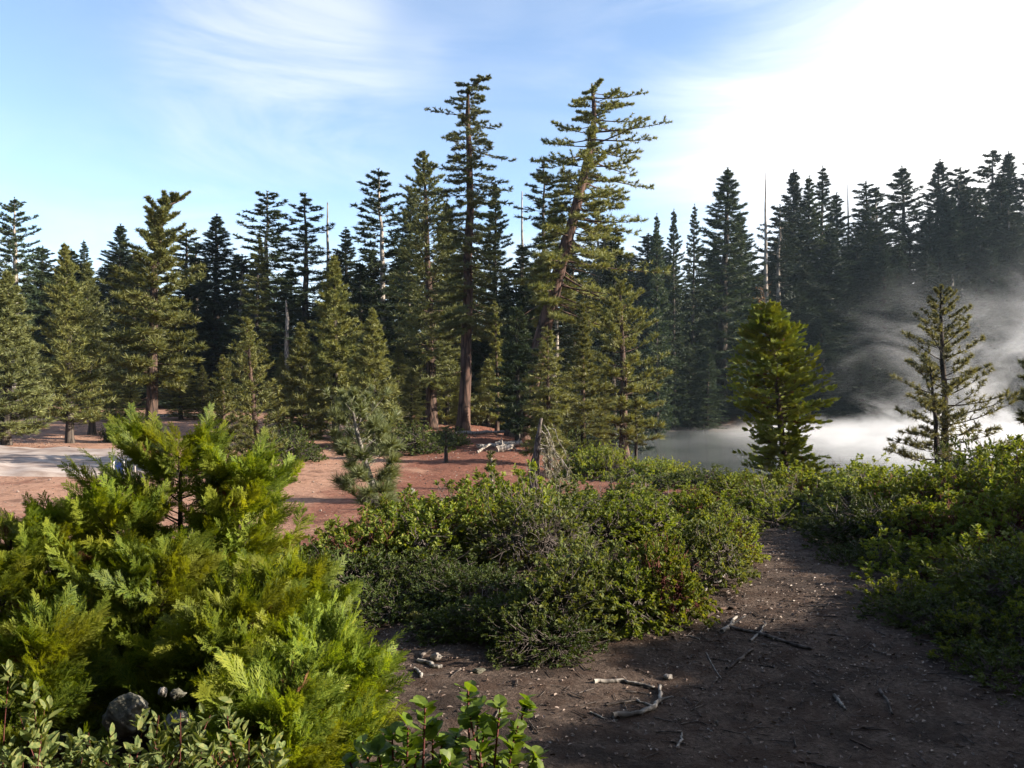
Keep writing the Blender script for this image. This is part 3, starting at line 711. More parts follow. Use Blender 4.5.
for row in SKY:
    if 'three small' in row[6]:
        row = row[:4] + (113.0,) + row[5:]
    forest(*row)
YG = 'young trees along the edge of the wood'
for k_, px, ty, Y, w, lab in [('cone', 34, 352, 54, 17, 'young tree between the full dark conical fir and the slim sunlit pine'), ('cone2', 112, 348, 52, 16, 'young tree on the clearing side of the thinner young pine'),
                          ('cone', 131, 372, 47, 14, 'short young tree just in front of the ragged crooked pine'), ('column', 181, 352, 55, 20, 'bushy young tree past the bare trunk of the ragged pine'),
                          ('cone', 203, 378, 56, 14, 'short young tree on the pink slope past the ragged pine'), ('cone', 282, 352, 50, 16, 'young tree just behind the sparse yellowish pine'),
                          ('cone2', 318, 362, 44, 15, 'young tree between the dusty green fir and the olive pine'), ('cone', 398, 342, 50, 18, 'young tree between the bright green fir and the double-tipped pine'),
                          ('column', 411, 374, 46, 16, 'short bushy young tree by the near-black low shrub'), ('cone2', 458, 376, 53, 13, 'short young tree just behind the tallest pine trunk'),
                           
                          ('cone2', 566, 362, 47, 14, 'young tree between the drooping fir and the loose thin one'), ('cone', 603, 374, 48, 13, 'young tree between the loose thin fir and the tufted pine')]:
    forest(k_, 'young', px, ty, Y, w, lab, YG, wid=1)
# trees that nothing tells apart, inside the dark wood behind the clearing and on the hillside
r2 = np.random.default_rng(5)
kinds = list(MESH)
for i in range(64):
    px = -60 + 710 * (i + r2.uniform(0, 1)) / 64
    Y = r2.uniform(66, 104) if px < 520 else r2.uniform(62, 70)
    if px > 560: Y = r2.uniform(110, 122)
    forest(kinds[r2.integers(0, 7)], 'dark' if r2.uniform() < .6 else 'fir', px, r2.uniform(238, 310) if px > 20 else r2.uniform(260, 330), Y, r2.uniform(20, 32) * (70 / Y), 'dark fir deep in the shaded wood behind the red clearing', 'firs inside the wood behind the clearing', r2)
for i in range(120):
    px = 585 + 640 * (i + r2.uniform(0, 1)) / 120
    t = r2.uniform(0, 1)
    Y = 121 + (px - 585) / 600 * 16 + t * 12
    x = wx(px, Y)
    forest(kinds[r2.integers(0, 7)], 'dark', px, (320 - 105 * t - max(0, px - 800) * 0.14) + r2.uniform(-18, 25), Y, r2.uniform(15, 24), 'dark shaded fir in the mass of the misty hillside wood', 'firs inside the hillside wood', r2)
for i in range(16):      # low firs along the far water's edge
    px = 600 + 470 * (i + r2.uniform(0, 1)) / 16
    Y = 117 + (px - 585) / 600 * 17
    forest(kinds[r2.integers(0, 3)], 'dark', px, r2.uniform(345, 388), Y, r2.uniform(12, 18), 'low dark fir along the far edge of the lake', 'low firs along the far shore', r2)
# ------------------------------------------------------------------ near cedars, shrubs
def frond_template(fat=1.0):
    """one flat cedar spray of length 1 along +Y in the XY plane: triangles"""
    rng = np.random.default_rng(3)
    T = []

    def strip(a, d, ln, w):
        w = w * fat
        d = d / np.linalg.norm(d); s = np.array([-d[1], d[0], 0]) * w * 0.5
        tip = a + d * ln
        mid = a + d * ln * 0.55
        T.append((a - s * 0.7, a + s * 0.7, mid + s)); T.append((a - s * 0.7, mid + s, mid - s)); T.append((mid - s, mid + s, tip))
    strip(np.zeros(3), np.array([0, 1.0, 0]), 1.0, 0.022)
    n = 13
    for i in range(n):
        f = 0.12 + 0.82 * i / n
        for sd in (-1, 1):
            ang = math.radians(rng.uniform(30, 46)) * sd
            d = np.array([math.sin(ang), math.cos(ang), rng.normal() * 0.18])
            ln = 0.44 * (1 - 0.72 * f) * rng.uniform(0.75, 1.15) * min(1, 0.55 + 2.2 * f)
            a = np.array([0, f + (0.02 if sd > 0 else 0), 0.0])
            strip(a, d, ln, 0.022)
            k = max(2, int(ln / 0.05))
            for j in range(k):
                g = 0.25 + 0.65 * j / k
                for s2 in (-1, 1):
                    a2 = ang + s2 * math.radians(rng.uniform(28, 42))
                    d2 = np.array([math.sin(a2), math.cos(a2), rng.normal() * 0.25])
                    l2 = ln * 0.36 * (1.1 - 0.6 * g) * rng.uniform(0.7, 1.2)
                    e = d / np.linalg.norm(d); p = a + e * ln * g
                    w2 = 0.021 * fat; d2 /= np.linalg.norm(d2); s_ = np.array([-d2[1], d2[0], 0]) * w2 * 0.5
                    T.append((p - s_, p + s_, p + d2 * l2))
    T = np.array(T)
    T[..., 2] += 0.10 * T[..., 1] ** 2 * -1.0 + 0.25 * T[..., 0] ** 2      # the spray arches a little
    return T


FROND = frond_template()
FROND_FAT = frond_template(2.4)


def add_template(g, tmpl, C, Y, Zn, L, m=0):
    """copies of a template (tri array, +Y forward, +Z up) at C with forward Y, up hint Zn, size L"""
    Y = unit(Y); X = unit(np.cross(Y, Zn)); Z = np.cross(X, Y)
    R = np.stack([X, Y, Z], -1)  # columns
    P = np.einsum('kij,tvj->ktvi', R, tmpl) * L[:, None, None, None] + C[:, None, None]
    g.tris(P.reshape(-1, 3), m)


def cedar_sapling(seed, H, R, nb=44, nf=11, fl=0.27, lean=(0, 0), ubot=0.03, prof=None, upr=(-0.15, 0.6), utop=0.96, tr=0.035, tmpl=None, jit=(.7, 1.2), sdm=0.95, elv=(-.05, .6), cvr=(.15, .45)):
    rng = np.random.default_rng(seed)
    ft = Geo(); fc = Geo()
    us = np.linspace(0, 1, 9)
    path = np.stack([lean[0] * us ** 1.5 + rng.normal(size=9) * 0.012, lean[1] * us ** 1.5 + rng.normal(size=9) * 0.012, us * H], -1)
    path[0, 2] = -0.15
    ft.tubes(path, tr * (H / 1.6) * (1 - us) + 0.006, 8, 0, 0.05)

    def at(u): return np.stack([np.interp(u, us, path[:, i]) for i in range(3)], -1)
    u = ubot + (utop - ubot) * (np.arange(nb) + rng.uniform(0, 1, nb)) / nb
    az = np.arange(nb) * 2.39996 + rng.uniform(-.6, .6, nb)
    pr = prof or [(0, .75), (.2, 1.0), (.5, .85), (.8, .5), (1, .18)]
    ln = R * np.interp(u, [p[0] for p in pr], [p[1] for p in pr]) * rng.uniform(jit[0], jit[1], nb)
    out = np.stack([np.cos(az), np.sin(az), 0 * az], -1); lat = np.stack([-np.sin(az), np.cos(az), 0 * az], -1)
    el = elv[0] + elv[1] * u + rng.normal(size=nb) * 0.12
    up = np.array([0, 0, 1.0]); st = at(u)
    cv = rng.uniform(cvr[0], cvr[1], nb)

    def bc(s):
        s = s[..., None]
        return st[:, None] + ln[:, None, None] * (out[:, None] * s * np.cos(el)[:, None, None] + up * (np.sin(el)[:, None, None] * s + cv[:, None, None] * s * s))
    sg = np.linspace(0, 1, 6)[None].repeat(nb, 0)
    ft.tubes(bc(sg), np.clip(ln * 0.011, .004, .02)[:, None] * (1.08 - sg), 5)
    s = 0.14 + 0.86 * (np.arange(nf)[None] + rng.uniform(0, 1, (nb, nf))) / nf
    p0 = bc(s); tan = unit(bc(s + 0.05) - p0)
    sd = np.where(np.arange(nf) % 2 == 0, 1.0, -1.0)[None, :, None] * rng.uniform(0.25, sdm, (nb, nf, 1))
    fd = unit(tan * 0.9 + lat[:, None] * sd + up * rng.uniform(upr[0], upr[1], (nb, nf, 1)))
    fz = unit(lat[:, None] * rng.normal(size=(nb, nf, 1)) + out[:, None] * rng.normal(size=(nb, nf, 1)) * 0.7 + up * rng.normal(size=(nb, nf, 1)) * 0.6)
    L = fl * rng.uniform(0.6, 1.2, (nb, nf)) * np.clip(1.15 - 0.45 * s, 0.5, 1)
    P_, D_, Z_, L_ = p0.reshape(-1, 3), fd.reshape(-1, 3), fz.reshape(-1, 3), L.ravel() * rng.uniform(.7, 1.15, nb * nf)
    dd = (rng.uniform(0, 1, nb * nf) < .08) & (s.ravel() < .55)         # a few sprays have died back inside
    tm_ = FROND if tmpl is None else tmpl
    add_template(fc, tm_, P_[~dd], D_[~dd], Z_[~dd], L_[~dd]); add_template(fc, tm_, P_[dd], D_[dd], Z_[dd], L_[dd] * .8, 1)
    return ft, fc


# trunk px, distance, top py, reach in m, label
DOME = dict(prof=[(0, .8), (.3, 1), (.65, .95), (.85, .72), (1, .4)])
CED = [
    (178, 5.3, 424, .57, 'tallest bright cedar sapling in front of the pale bank', 52, 14, DOME),
    (236, 5.2, 446, .40, 'cedar sapling on the clearing side of the tallest sapling', 40, 14, DOME),
    (108, 5.0, 486, .40, 'cedar sapling just before the small blue board', 40, 13, DOME),
    (55, 5.0, 505, .60, 'wide cedar sapling below the pale bank', 46, 13, {}),
    (2, 4.7, 510, .50, 'cedar sapling cut by the frame edge below the pale bank', 36, 13, {}),
    (150, 4.4, 540, .50, 'cedar sapling right behind the grey rock', 40, 13, {}),
    (275, 4.5, 560, .43, 'cedar sapling facing the shaded dirt, upper one', 40, 13, {}),
    (232, 3.9, 590, .46, 'dense cedar sapling between the grey rock and the dirt', 42, 13, {}),
    (308, 3.75, 640, .35, 'lowest cedar sapling bulging over the shaded dirt', 44, 14, DOME),
    (30, 3.7, 600, .42, 'shaded cedar sapling beside the grey rock', 34, 12, {}),
    (268, 3.1, 670, .32, 'short cedar sapling just above the round-leaved sprig', 36, 12, {}),
]
for i, (px, Y, py, R, lab, nb, nf, kw) in enumerate(CED):
    x = wx(px, Y); z = hh(x, Y)
    H = wz(py, Y) - z - 0.17
    place_tree('cedar_sapling', lab, cedar_sapling(300 + i, H, R, nb, nf, 0.285, (0.04, 0), **kw), [M['bark_brown'], [M['cedar'], M['dead_needles']]], (x, Y, z), 0, 'cedar saplings in the sun', 'sapling')


# bulky cedar in front of the lake
def big_cedar():
    Y = 21.0; x = wx(785, Y); z = hh(x, Y) - .05
    H = wz(288, Y) - z
    geo = cedar_sapling(330, H, 1.36, 230, 16, 0.29, (wx(762, Y) - x, 0), 0.05, [(0, .9), (.07, 1.0), (.17, .85), (.23, .5), (.29, .62), (.38, .98), (.5, 1.0), (.64, .8), (.76, .55), (.87, .26), (1, .05)], (-0.35, 0.75), .9, .032, FROND_FAT, (.7, 1.1), 1.5, (-.12, .35), (.05, .2))
    root = place_tree('cedar_tree', 'bulky bright green cedar with dead tip leaning before the misty lake', geo, [M['bark_brown'], [M['cedar_tree'], M['dead_needles']]], (x, Y, z))
    g = Geo(); rng = np.random.default_rng(8); n = 10
    b = np.stack([np.full(n, (wx(762, Y) - x) * .97), np.zeros(n), rng.uniform(.90, 1.0, n) * H], -1)
    d = unit(rng.normal(size=(n, 3)) * [1, 1, .4] + [0, 0, .7])
    q = np.linspace(0, 1, 4)[None, :, None]
    PP = b[:, None] + d[:, None] * q * rng.uniform(.1, .32, (n, 1, 1))
    g.tubes(PP, np.full((n, 1), .009) * (1.1 - q[..., 0]), 4)
    e = PP[:, 1:].reshape(-1, 3); add_tufts(g, e, np.tile([0, 0, 1.0], (len(e), 1)), np.full(len(e), .07), 4, .9, .012, 1, rng)
    link('dead_tip', g.build('dead_tip', [M['bark_grey'], M['dead_needles']]), root)


big_cedar()


def leaf_template(w=0.5, fold=0.18, curl=0.1):
    """oval leaf of length 1 along +Y, 6 triangles"""
    o = [(0, 0), (w * .42, .22), (w * .5, .52), (w * .33, .82), (0, 1.0)]
    T = []
    def p(x, y): return (x, y, fold * abs(x) * 2 - curl * y * y)
    for s in (-1, 1):
        c = [(s * a, b) for a, b in o]
        m0, m1 = p(0, .35), p(0, .7)
        T += [(p(*c[0]), p(*c[1]), m0), (p(*c[1]), p(*c[2]), m0), (m0, p(*c[2]), m1), (p(*c[2]), p(*c[3]), m1), (p(*c[3]), p(*c[4]), m1)]
    return np.array(T)


def leaf_small(w=0.55, fold=0.2):
    def p(x, y): return (x, y, fold * abs(x) * 2)
    return np.array([(p(0, 0), p(w * .5, .5), p(0, 1)), (p(0, 0), p(0, 1), p(-w * .5, .5)), (p(0, 0), p(w * .38, .2), p(w * .5, .5)), (p(0, 0), p(-w * .5, .5), p(-w * .38, .2)),
                     (p(w * .5, .5), p(w * .32, .85), p(0, 1)), (p(-w * .5, .5), p(0, 1), p(-w * .32, .85))])


LEAF_A = leaf_template(0.62, .12, .08)
LEAF_B = leaf_small(0.6)
LEAF_N = leaf_small(0.42)


def shrub(seed, rx, ry, h, tips=420, leaves=12, ll=0.044, tmpl=LEAF_B, bare=0.06, stems=16, lo=0.1, lumps=5, shell=0.45, twl=0.14, dens=1.0):
    """stems (geo), foliage (geo): twigs end on a lumpy dome; leaves along the last part of each twig"""
    rng = np.random.default_rng(seed)
    ft = Geo(); fc = Geo()
    az = rng.uniform(0, 2 * PI, tips); cz = rng.uniform(lo, 1, tips)
    sz = np.sqrt(np.maximum(0, 1 - cz * cz))
    d = np.stack([np.cos(az) * sz, np.sin(az) * sz, cz], -1)
    # lumps push the dome in and out
    lc = unit(rng.normal(size=(lumps + 3, 3)) * [1, 1, .6] + [0, 0, .35]); la = rng.uniform(-.42, .34, lumps + 3)
    bulge = 1 + (np.exp(-np.sum((d[:, None] - lc[None]) ** 2, -1) * 3.5) * la).sum(1)
    rr = rng.uniform(shell, 1, tips) ** 0.5 * bulge * rng.uniform(0.82, 1.18, tips)
    tip = d * rr[:, None] * np.array([rx, ry, h])
    tip[:, 2] = np.maximum(tip[:, 2], 0.03)
    # main stems
    sa = rng.uniform(0, 2 * PI, stems); sr = rng.uniform(.25, .7, stems)
    hub = np.stack([np.cos(sa) * sr * rx * .75, np.sin(sa) * sr * ry * .75, h * rng.uniform(.3, .6, stems)], -1)
    base = hub * [.22, .22, 0] + [0, 0, -0.08]
    q = np.linspace(0, 1, 5)[None, :, None]
    mid = base[:, None] * (1 - q) + hub[:, None] * q + rng.normal(size=(stems, 5, 3)) * 0.025 * np.minimum(q, 1)
    ft.tubes(mid, (0.012 * (1.25 - q[..., 0])).repeat(stems, 0) * (h / .8), 5, 0, 0.08)
    k = np.argmin(np.linalg.norm(tip[:, None] - hub[None], axis=2) + rng.uniform(0, .25, (tips, stems)), axis=1)
    q = np.linspace(0, 1, 5)[None, :, None]
    a = hub[k][:, None]; b = tip[:, None]
    P = a * (1 - q) + b * q
    P[..., 2] += (np.sin(q[..., 0] * PI) * -0.03)
    P += rng.normal(size=P.shape) * 0.012
    ft.tubes(P, np.full((tips, 1), 0.0042) * (1.3 - np.linspace(0, 1, 5)[None]), 3)
    live = rng.uniform(0, 1, tips) > bare
    # bare grey twigs poke out
    if bare > 0:
        bt = tip[~live]
        if len(bt):
            nd = unit(bt / np.array([rx, ry, h]) + rng.normal(size=bt.shape) * .35)
            nk = 3
            dd = unit(nd[:, None] + rng.normal(size=(len(bt), nk, 3)) * .5)
            e = bt[:, None] + dd * rng.uniform(.06, .16, (len(bt), nk, 1))
            PP = np.stack([np.broadcast_to(bt[:, None], e.shape), (bt[:, None] + e) / 2 + rng.normal(size=e.shape) * .008, e], 2).reshape(-1, 3, 3)
            ft.tubes(PP, np.tile([[.003, .0022, .001]], (len(PP), 1)), 3)
    tip = tip[live]; k = k[live]
    ax = unit(unit(tip - hub[k]) + np.array([0, 0, .6]) + rng.normal(size=tip.shape) * .25)
    n = len(tip)
    t = rng.uniform(-0.62, .12, (n, leaves)) * twl
    C = tip[:, None] + ax[:, None] * t[..., None] + rng.normal(size=(n, leaves, 3)) * .006
    ph = np.arange(leaves)[None] * 2.39996 + rng.uniform(0, 6.28, (n, 1))
    e1 = unit(np.cross(ax, rng.normal(size=ax.shape))); e2 = np.cross(ax, e1)
    rad = e1[:, None] * np.cos(ph)[..., None] + e2[:, None] * np.sin(ph)[..., None]
    op = rng.uniform(.45, 1.1, (n, leaves, 1))
    D = unit(ax[:, None] * 0.75 + rad * op + rng.normal(size=rad.shape) * .15)
    Zn = unit(np.cross(D, rad) * rng.normal(size=(n, leaves, 1)) * .8 + ax[:, None] * 0.6 - rad * 0.5 + rng.normal(size=rad.shape) * .3)
    L = ll * rng.uniform(.65, 1.2, (n, leaves))
    keep = rng.uniform(0, 1, (n, leaves)) < dens
    add_template(fc, tmpl, C[keep], D[keep], Zn[keep], L[keep])
    return ft, fc


SV = {}


def shrub_variant(key, mat, stem, **kw):
    ft, fc = shrub(**kw)
    SV[key] = (ft.build('stem', M[stem]), fc.build('foliage', M[mat]), kw['rx'], kw['h'])


shrub_variant('green', 'manz', 'stem_red', seed=401, rx=.6, ry=.55, h=.8, tips=430, leaves=16, ll=.041)
shrub_variant('grey', 'manz_grey', 'stem_grey', seed=402, rx=.6, ry=.6, h=.75, tips=410, leaves=16, ll=.041, bare=.08)
shrub_variant('yellow', 'manz_yellow', 'stem_grey', seed=403, rx=.58, ry=.55, h=.75, tips=390, leaves=16, ll=.041, bare=.06)
shrub_variant('loose', 'manz', 'stem_grey', seed=404, rx=.65, ry=.6, h=.85, tips=400, leaves=15, ll=.041, bare=.08, lumps=8)
shrub_variant('twiggy', 'manz_grey', 'stem_grey', seed=405, rx=.55, ry=.55, h=.7, tips=420, bare=.28)
shrub_variant('dark', 'dark_shrub', 'stem_grey', seed=406, rx=.6, ry=.6, h=.55, tips=560, leaves=14, bare=.03, ll=.040, tmpl=LEAF_N, lo=.05)
shrub_variant('mat', 'dark_shrub', 'stem_grey', seed=407, rx=1.0, ry=1.0, h=.6, tips=900, leaves=9, ll=.05, lo=.02, twl=.2)
shrub_variant('matgreen', 'manz', 'stem_grey', seed=408, rx=1.0, ry=1.0, h=.6, tips=900, leaves=9, ll=.05, lo=.02, twl=.2)
r3 = np.random.default_rng(9)


def put_shrub(key, px, Y, R, py_top, label, group=None, name='manzanita_shrub', sink=0.03, yaw=None):
    st, fo, rx, h0 = SV[key]
    x = wx(px, Y); z = hh(x, Y) - sink
    R = R * (1.0 if Y >= 13 else 1.0 if group == GC else 1.25)
    H = max(.2, wz(py_top, Y) - z)
    full = max(H, .68 * h0 * R / rx); z -= full - H; H = full        # low ones have their stems drifted over
    root = thing(name, label, 'shrub', (x, Y, z), r3.uniform(0, 6.28) if yaw is None else yaw, group, (R / rx, R / rx, H / h0))
    link('stem', st, root); link('foliage', fo, root)
    return root


GC = 'manzanita bushes on the dirt in the centre'
GM = 'manzanita bushes along the ridge above the red clearing'
GR = 'manzanita bushes on the bank beside the lake'
SHR = [
    # bush island on the dirt
    ('grey', 556, 5.5, .50, 552, 'sunlit grey-green manzanita at the corner of the bush island', GC),
    ('yellow', 622, 5.6, .46, 560, 'yellow-flecked manzanita at the front of the bush island', GC),
    ('grey', 596, 6.0, .50, 540, 'twiggy manzanita in the middle of the bush island', GC),
    ('green', 664, 5.9, .48, 532, 'green manzanita facing the fallen branches', GC),
    ('grey', 700, 6.7, .46, 515, 'silvery manzanita at the end of the bush island near the silvery forked stick', GC),
    ('green', 722, 7.6, .40, 508, 'bright green bush closing the bush island by the bare crest', GC),
    ('twiggy', 590, 5.8, .34, 545, 'half-bare grey twiggy bush inside the bush island', GC),
    ('dark', 505, 5.5, .42, 592, 'low shaded bush beside the pale root pieces', GC),
    ('dark', 455, 5.6, .36, 612, 'small low dark bush nearest the pale root pieces', GC),
    ('dark', 548, 5.15, .36, 608, 'low shaded bush at the foot of the grey-green manzanita', GC),
    # ridge above the red flat
    ('dark', 340, 6.8, .5, 545, 'dark bush nearest the cedar saplings, in shade', GM),
    ('green', 360, 7.4, .55, 512, 'leafy manzanita under the small crooked pine', GM),
    ('yellow', 412, 7.6, .58, 500, 'sunlit yellowish manzanita above the dark hollow', GM),
    ('dark', 408, 7.0, .46, 548, 'dark bush filling the hollow under the yellowish manzanita', GM),
    ('green', 462, 7.9, .60, 490, 'green manzanita on the ridge below the white log pile', GM),
('loose', 512, 8.4, .62, 476, 'tall loose manzanita below the broken grey stump', GM),
    ('twiggy', 530, 7.5, .50, 502, 'grey half-bare bush behind the bush island', GM),
    ('yellow', 585, 8.6, .58, 492, 'orange-flecked manzanita behind the bush island', GM),
    ('yellow', 640, 8.7, .58, 490, 'most yellow manzanita on the ridge near the lake', GM),
    ('grey', 560, 9.8, .62, 476, 'grey-green manzanita at the rear of the ridge by the stump', GM),
    ('green', 690, 9.6, .52, 486, 'low green manzanita on the ridge before the red patch', GM),
    ('loose', 475, 9.8, .62, 478, 'loose manzanita at the rear of the ridge by the red clearing', GM),
    ('green', 405, 9.2, .50, 492, 'manzanita at the rear of the ridge beside the crooked pine', GM),
    ('grey', 625, 10.8, .62, 474, 'grey-green manzanita at the rear of the ridge toward the lake', GM),
    ('green', 296, 7.0, .42, 545, 'thin manzanita between the cedar saplings and the red clearing', GM),
    # right-hand bank
    ('green', 742, 11.5, .60, 474, 'manzanita at the near end of the bank below the cedar', GR),
    ('twiggy', 778, 10.6, .62, 486, 'grey bare-twigged manzanita below the bulky cedar', GR),
    ('green', 800, 12.0, .62, 466, 'leafy manzanita right under the bulky cedar', GR),
    ('grey', 835, 10.2, .62, 474, 'silvery manzanita between the cedar and the lacy pine', GR),
    ('loose', 862, 11.6, .65, 466, 'loose manzanita at the rear of the bank before the steam', GR),
    ('green', 888, 9.8, .62, 474, 'bright leafy manzanita in front of the lacy pine', GR),
    ('yellow', 925, 10.6, .60, 462, 'yellow-green manzanita at the foot of the lacy pine', GR),
    ('green', 952, 9.2, .62, 470, 'dense manzanita on the bank just past the lacy pine', GR),
    ('loose', 985, 9.8, .65, 450, 'tall manzanita on top of the bank past the lacy pine', GR),
    ('green', 1020, 8.8, .66, 446, 'tallest manzanita at the frame edge on the bank', GR),
    ('grey', 820, 9.2, .42, 520, 'small overhanging manzanita above the leaf-strewn dirt', GR),
    ('dark', 880, 8.4, .60, 498, 'shaded manzanita low on the bank below the bright leafy one', GR),
    ('green', 940, 7.9, .62, 492, 'shaded manzanita halfway down the bank', GR),
    ('green', 1010, 7.5, .60, 476, 'half-shaded manzanita below the tallest one at the frame edge', GR),
    ('loose', 905, 7.0, .50, 545, 'dark low bush at the edge of the leaf-strewn dirt', GR),
    ('green', 985, 6.5, .55, 535, 'dark low bush in the corner of the bank', GR),
    ('dark', 1025, 5.8, .52, 548, 'dark bush at the frame edge above the trail', GR),
    ('loose', 950, 6.0, .44, 578, 'lowest dark bush overhanging the trail', GR),
    ('loose', 1030, 5.0, .46, 612, 'dark bush closest to the camera at the trail edge', GR),
    ('dark', 990, 5.1, .34, 636, 'low dark bush spilling on to the trail near the frame edge', GR),
    ('dark', 872, 7.5, .42, 560, 'low shaded bush at the lip of the leaf-strewn dirt', GR),
    ('dark', 395, 6.1, .40, 586, 'dark low bush in the shaded hollow nearest the cedar saplings', GM),
    ('dark', 436, 6.4, .42, 570, 'dark low bush in the middle of the shaded hollow', GM),
    ('dark', 482, 6.3, .40, 566, 'dark low bush in the hollow against the bush island', GM),
    ('dark', 350, 5.9, .36, 600, 'low shaded bush tucked under the sunlit cedar sapling by the hollow', GM),
    ('green', 738, 10.6, .46, 490, 'leafy bush closing the far end of the trail below the bulky cedar', GR),
    ('loose', 768, 9.9, .42, 502, 'loose bush overhanging the bare crest of the trail', GR),
    ('grey', 716, 9.2, .40, 500, 'grey-green bush on the crest between the bush island and the bank', GR),
    ('loose', 900, 6.1, .36, 588, 'loose low bush spreading on to the leaf-strewn dirt', GR),
    ('dark', 935, 5.5, .36, 612, 'dark bush hanging over the trail below the half-shaded ones', GR),
    ('loose', 985, 4.9, .36, 640, 'loose shaded bush nearly reaching the open trail', GR),
    ('dark', 1030, 4.5, .36, 660, 'dark bush at the lowest corner of the bank', GR),
    ('twiggy', 1050, 6.6, .5, 540, 'bare-twigged shaded bush cut by the frame edge', GR),
]
for key, px, Y, R, pt, lab, grp in SHR:
    put_shrub(key, px, Y, R, pt, lab, grp)
GF = 'low shrub patches beyond the ridge'
for key, px, Y, R, pt, lab in [
    ('matgreen', 592, 31, 2.0, 441, 'sunlit low shrub patch beside the lakeside pine trunk'),
    ('matgreen', 648, 29, 1.9, 456, 'sunlit low shrub patch at the edge of the lake'),
    ('mat', 690, 24, 1.4, 470, 'darker low shrub between the lake and the ridge'),
    ('mat', 412, 40, 2.2, 428, 'near-black low shrub in front of the double-tipped pine trunk'),
    ('mat', 444, 42, 1.5, 430, 'smaller near-black shrub toward the tallest pine trunk'),
    ('mat', 284, 33, 1.7, 432, 'dark rounded shrub beside the yellowish pine'),
    ('mat', 268, 26, 1.0, 468, 'dark low shrub at the base of the yellowish pine'),
    ('mat', 125, 42, 1.1, 425, 'small green shrub on the red slope behind the pale bank'),
    ('mat', 560, 40, 1.6, 432, 'dark shrub in the shade behind the broken stump'),
    ('matgreen', 735, 18, 1.1, 468, 'shrub between the lake and the bulky cedar'),
    ('matgreen', 870, 16, 1.1, 462, 'rounded shrub on the lake side of the bank'),
    ('mat', 995, 15, 1.2, 452, 'dark shrub behind the lacy pine'),
]:
    put_shrub(key, px, Y, R, pt, lab, GF, 'low_shrub', 0.08)

# plants right in front of the camera
def near_plant(name, label, seed, px, Y, rx, py_top, mat, stemmat, group=None, **kw):
    x = wx(px, Y); z = hh(x, Y) - .02
    H = wz(py_top, Y) - z
    ft, fc = shrub(seed=seed, rx=rx, ry=rx * .9, h=H, **kw)
    root = thing(name, label, 'shrub', (x, Y, z), 0, group)
    link('stem', ft.build('stem', M[stemmat]), root); link('foliage', fc.build('foliage', M[mat]), root)


near_plant('manzanita_shrub', 'leafy manzanita with upright narrow leaves in front of the grey rock', 501, 150, 2.45, .36, 690, 'manz_grey', 'stem_red', 'manzanita closest to the camera', tips=260, leaves=14, ll=.042, tmpl=leaf_template(.42), bare=0, lo=.35, twl=.16, stems=12)
near_plant('manzanita_shrub', 'upright-leaved manzanita in the bottom corner below the saplings', 502, 40, 2.35, .30, 728, 'manz_grey', 'stem_red', 'manzanita closest to the camera', tips=170, leaves=14, ll=.042, tmpl=leaf_template(.42), bare=0, lo=.35, twl=.16, stems=10)
near_plant('manzanita_shrub', 'upright-leaved manzanita between the rock and the round-leaved sprig', 503, 235, 2.4, .24, 738, 'manz_grey', 'stem_red', 'manzanita closest to the camera', tips=130, leaves=13, ll=.040, tmpl=leaf_template(.42), bare=0, lo=.35, twl=.15, stems=8)


def sprig(label, seed, px, Y, spots, ll):
    """open red-stemmed manzanita sprig: round leaves in rosettes at given picture spots"""
    rng = np.random.default_rng(seed)
    x0 = wx(px, Y); z0 = hh(x0, Y)
    ft = Geo(); fc = Geo(); tm = leaf_template(.86, .1, .12)
    hub = np.array([0, 0, .30])
    ft.tubes(np.array([[0, 0, -.05], [.01, 0, .15], hub]), np.array([.010, .009, .008]), 6)
    for (sx, sy, dy, n) in spots:
        n = int(n * 1.7)
        Ys = Y + dy
        t = np.array([wx(sx, Ys) - x0, dy, wz(sy, Ys) - z0])
        q = np.linspace(0, 1, 6)[:, None]
        mid = hub * .5 + t * .5 + np.array([rng.normal() * .03, rng.normal() * .03, -.04])
        P = hub * (1 - q) ** 2 + 2 * mid * q * (1 - q) + t * q * q
        ft.tubes(P, np.linspace(.006, .0028, 6), 6)
        ax = unit(P[-1] - P[-2] + np.array([0, 0, .02]))
        tt = -rng.uniform(0, .11, n) * np.sqrt(np.arange(n) / n)
        C = t + ax * tt[:, None] + rng.normal(size=(n, 3)) * .004
        e1 = unit(np.cross(ax, rng.normal(size=3))); e2 = np.cross(ax, e1)
        ph = np.arange(n) * 2.4
        rad = e1 * np.cos(ph)[:, None] + e2 * np.sin(ph)[:, None]
        D = unit(ax * .55 + rad * rng.uniform(.5, 1.1, (n, 1)) + rng.normal(size=(n, 3)) * .1)
        Zn = unit(ax - rad * .3 + rng.normal(size=(n, 3)) * .35)
        add_template(fc, tm, C, D, Zn, ll * rng.uniform(.7, 1.15, n))
    root = thing('manzanita_sprig', label, 'shrub', (x0, Y, z0), 0)
    link('stem', ft.build('stem', M['stem_red']), root); link('foliage', fc.build('foliage', M['sprig']), root)


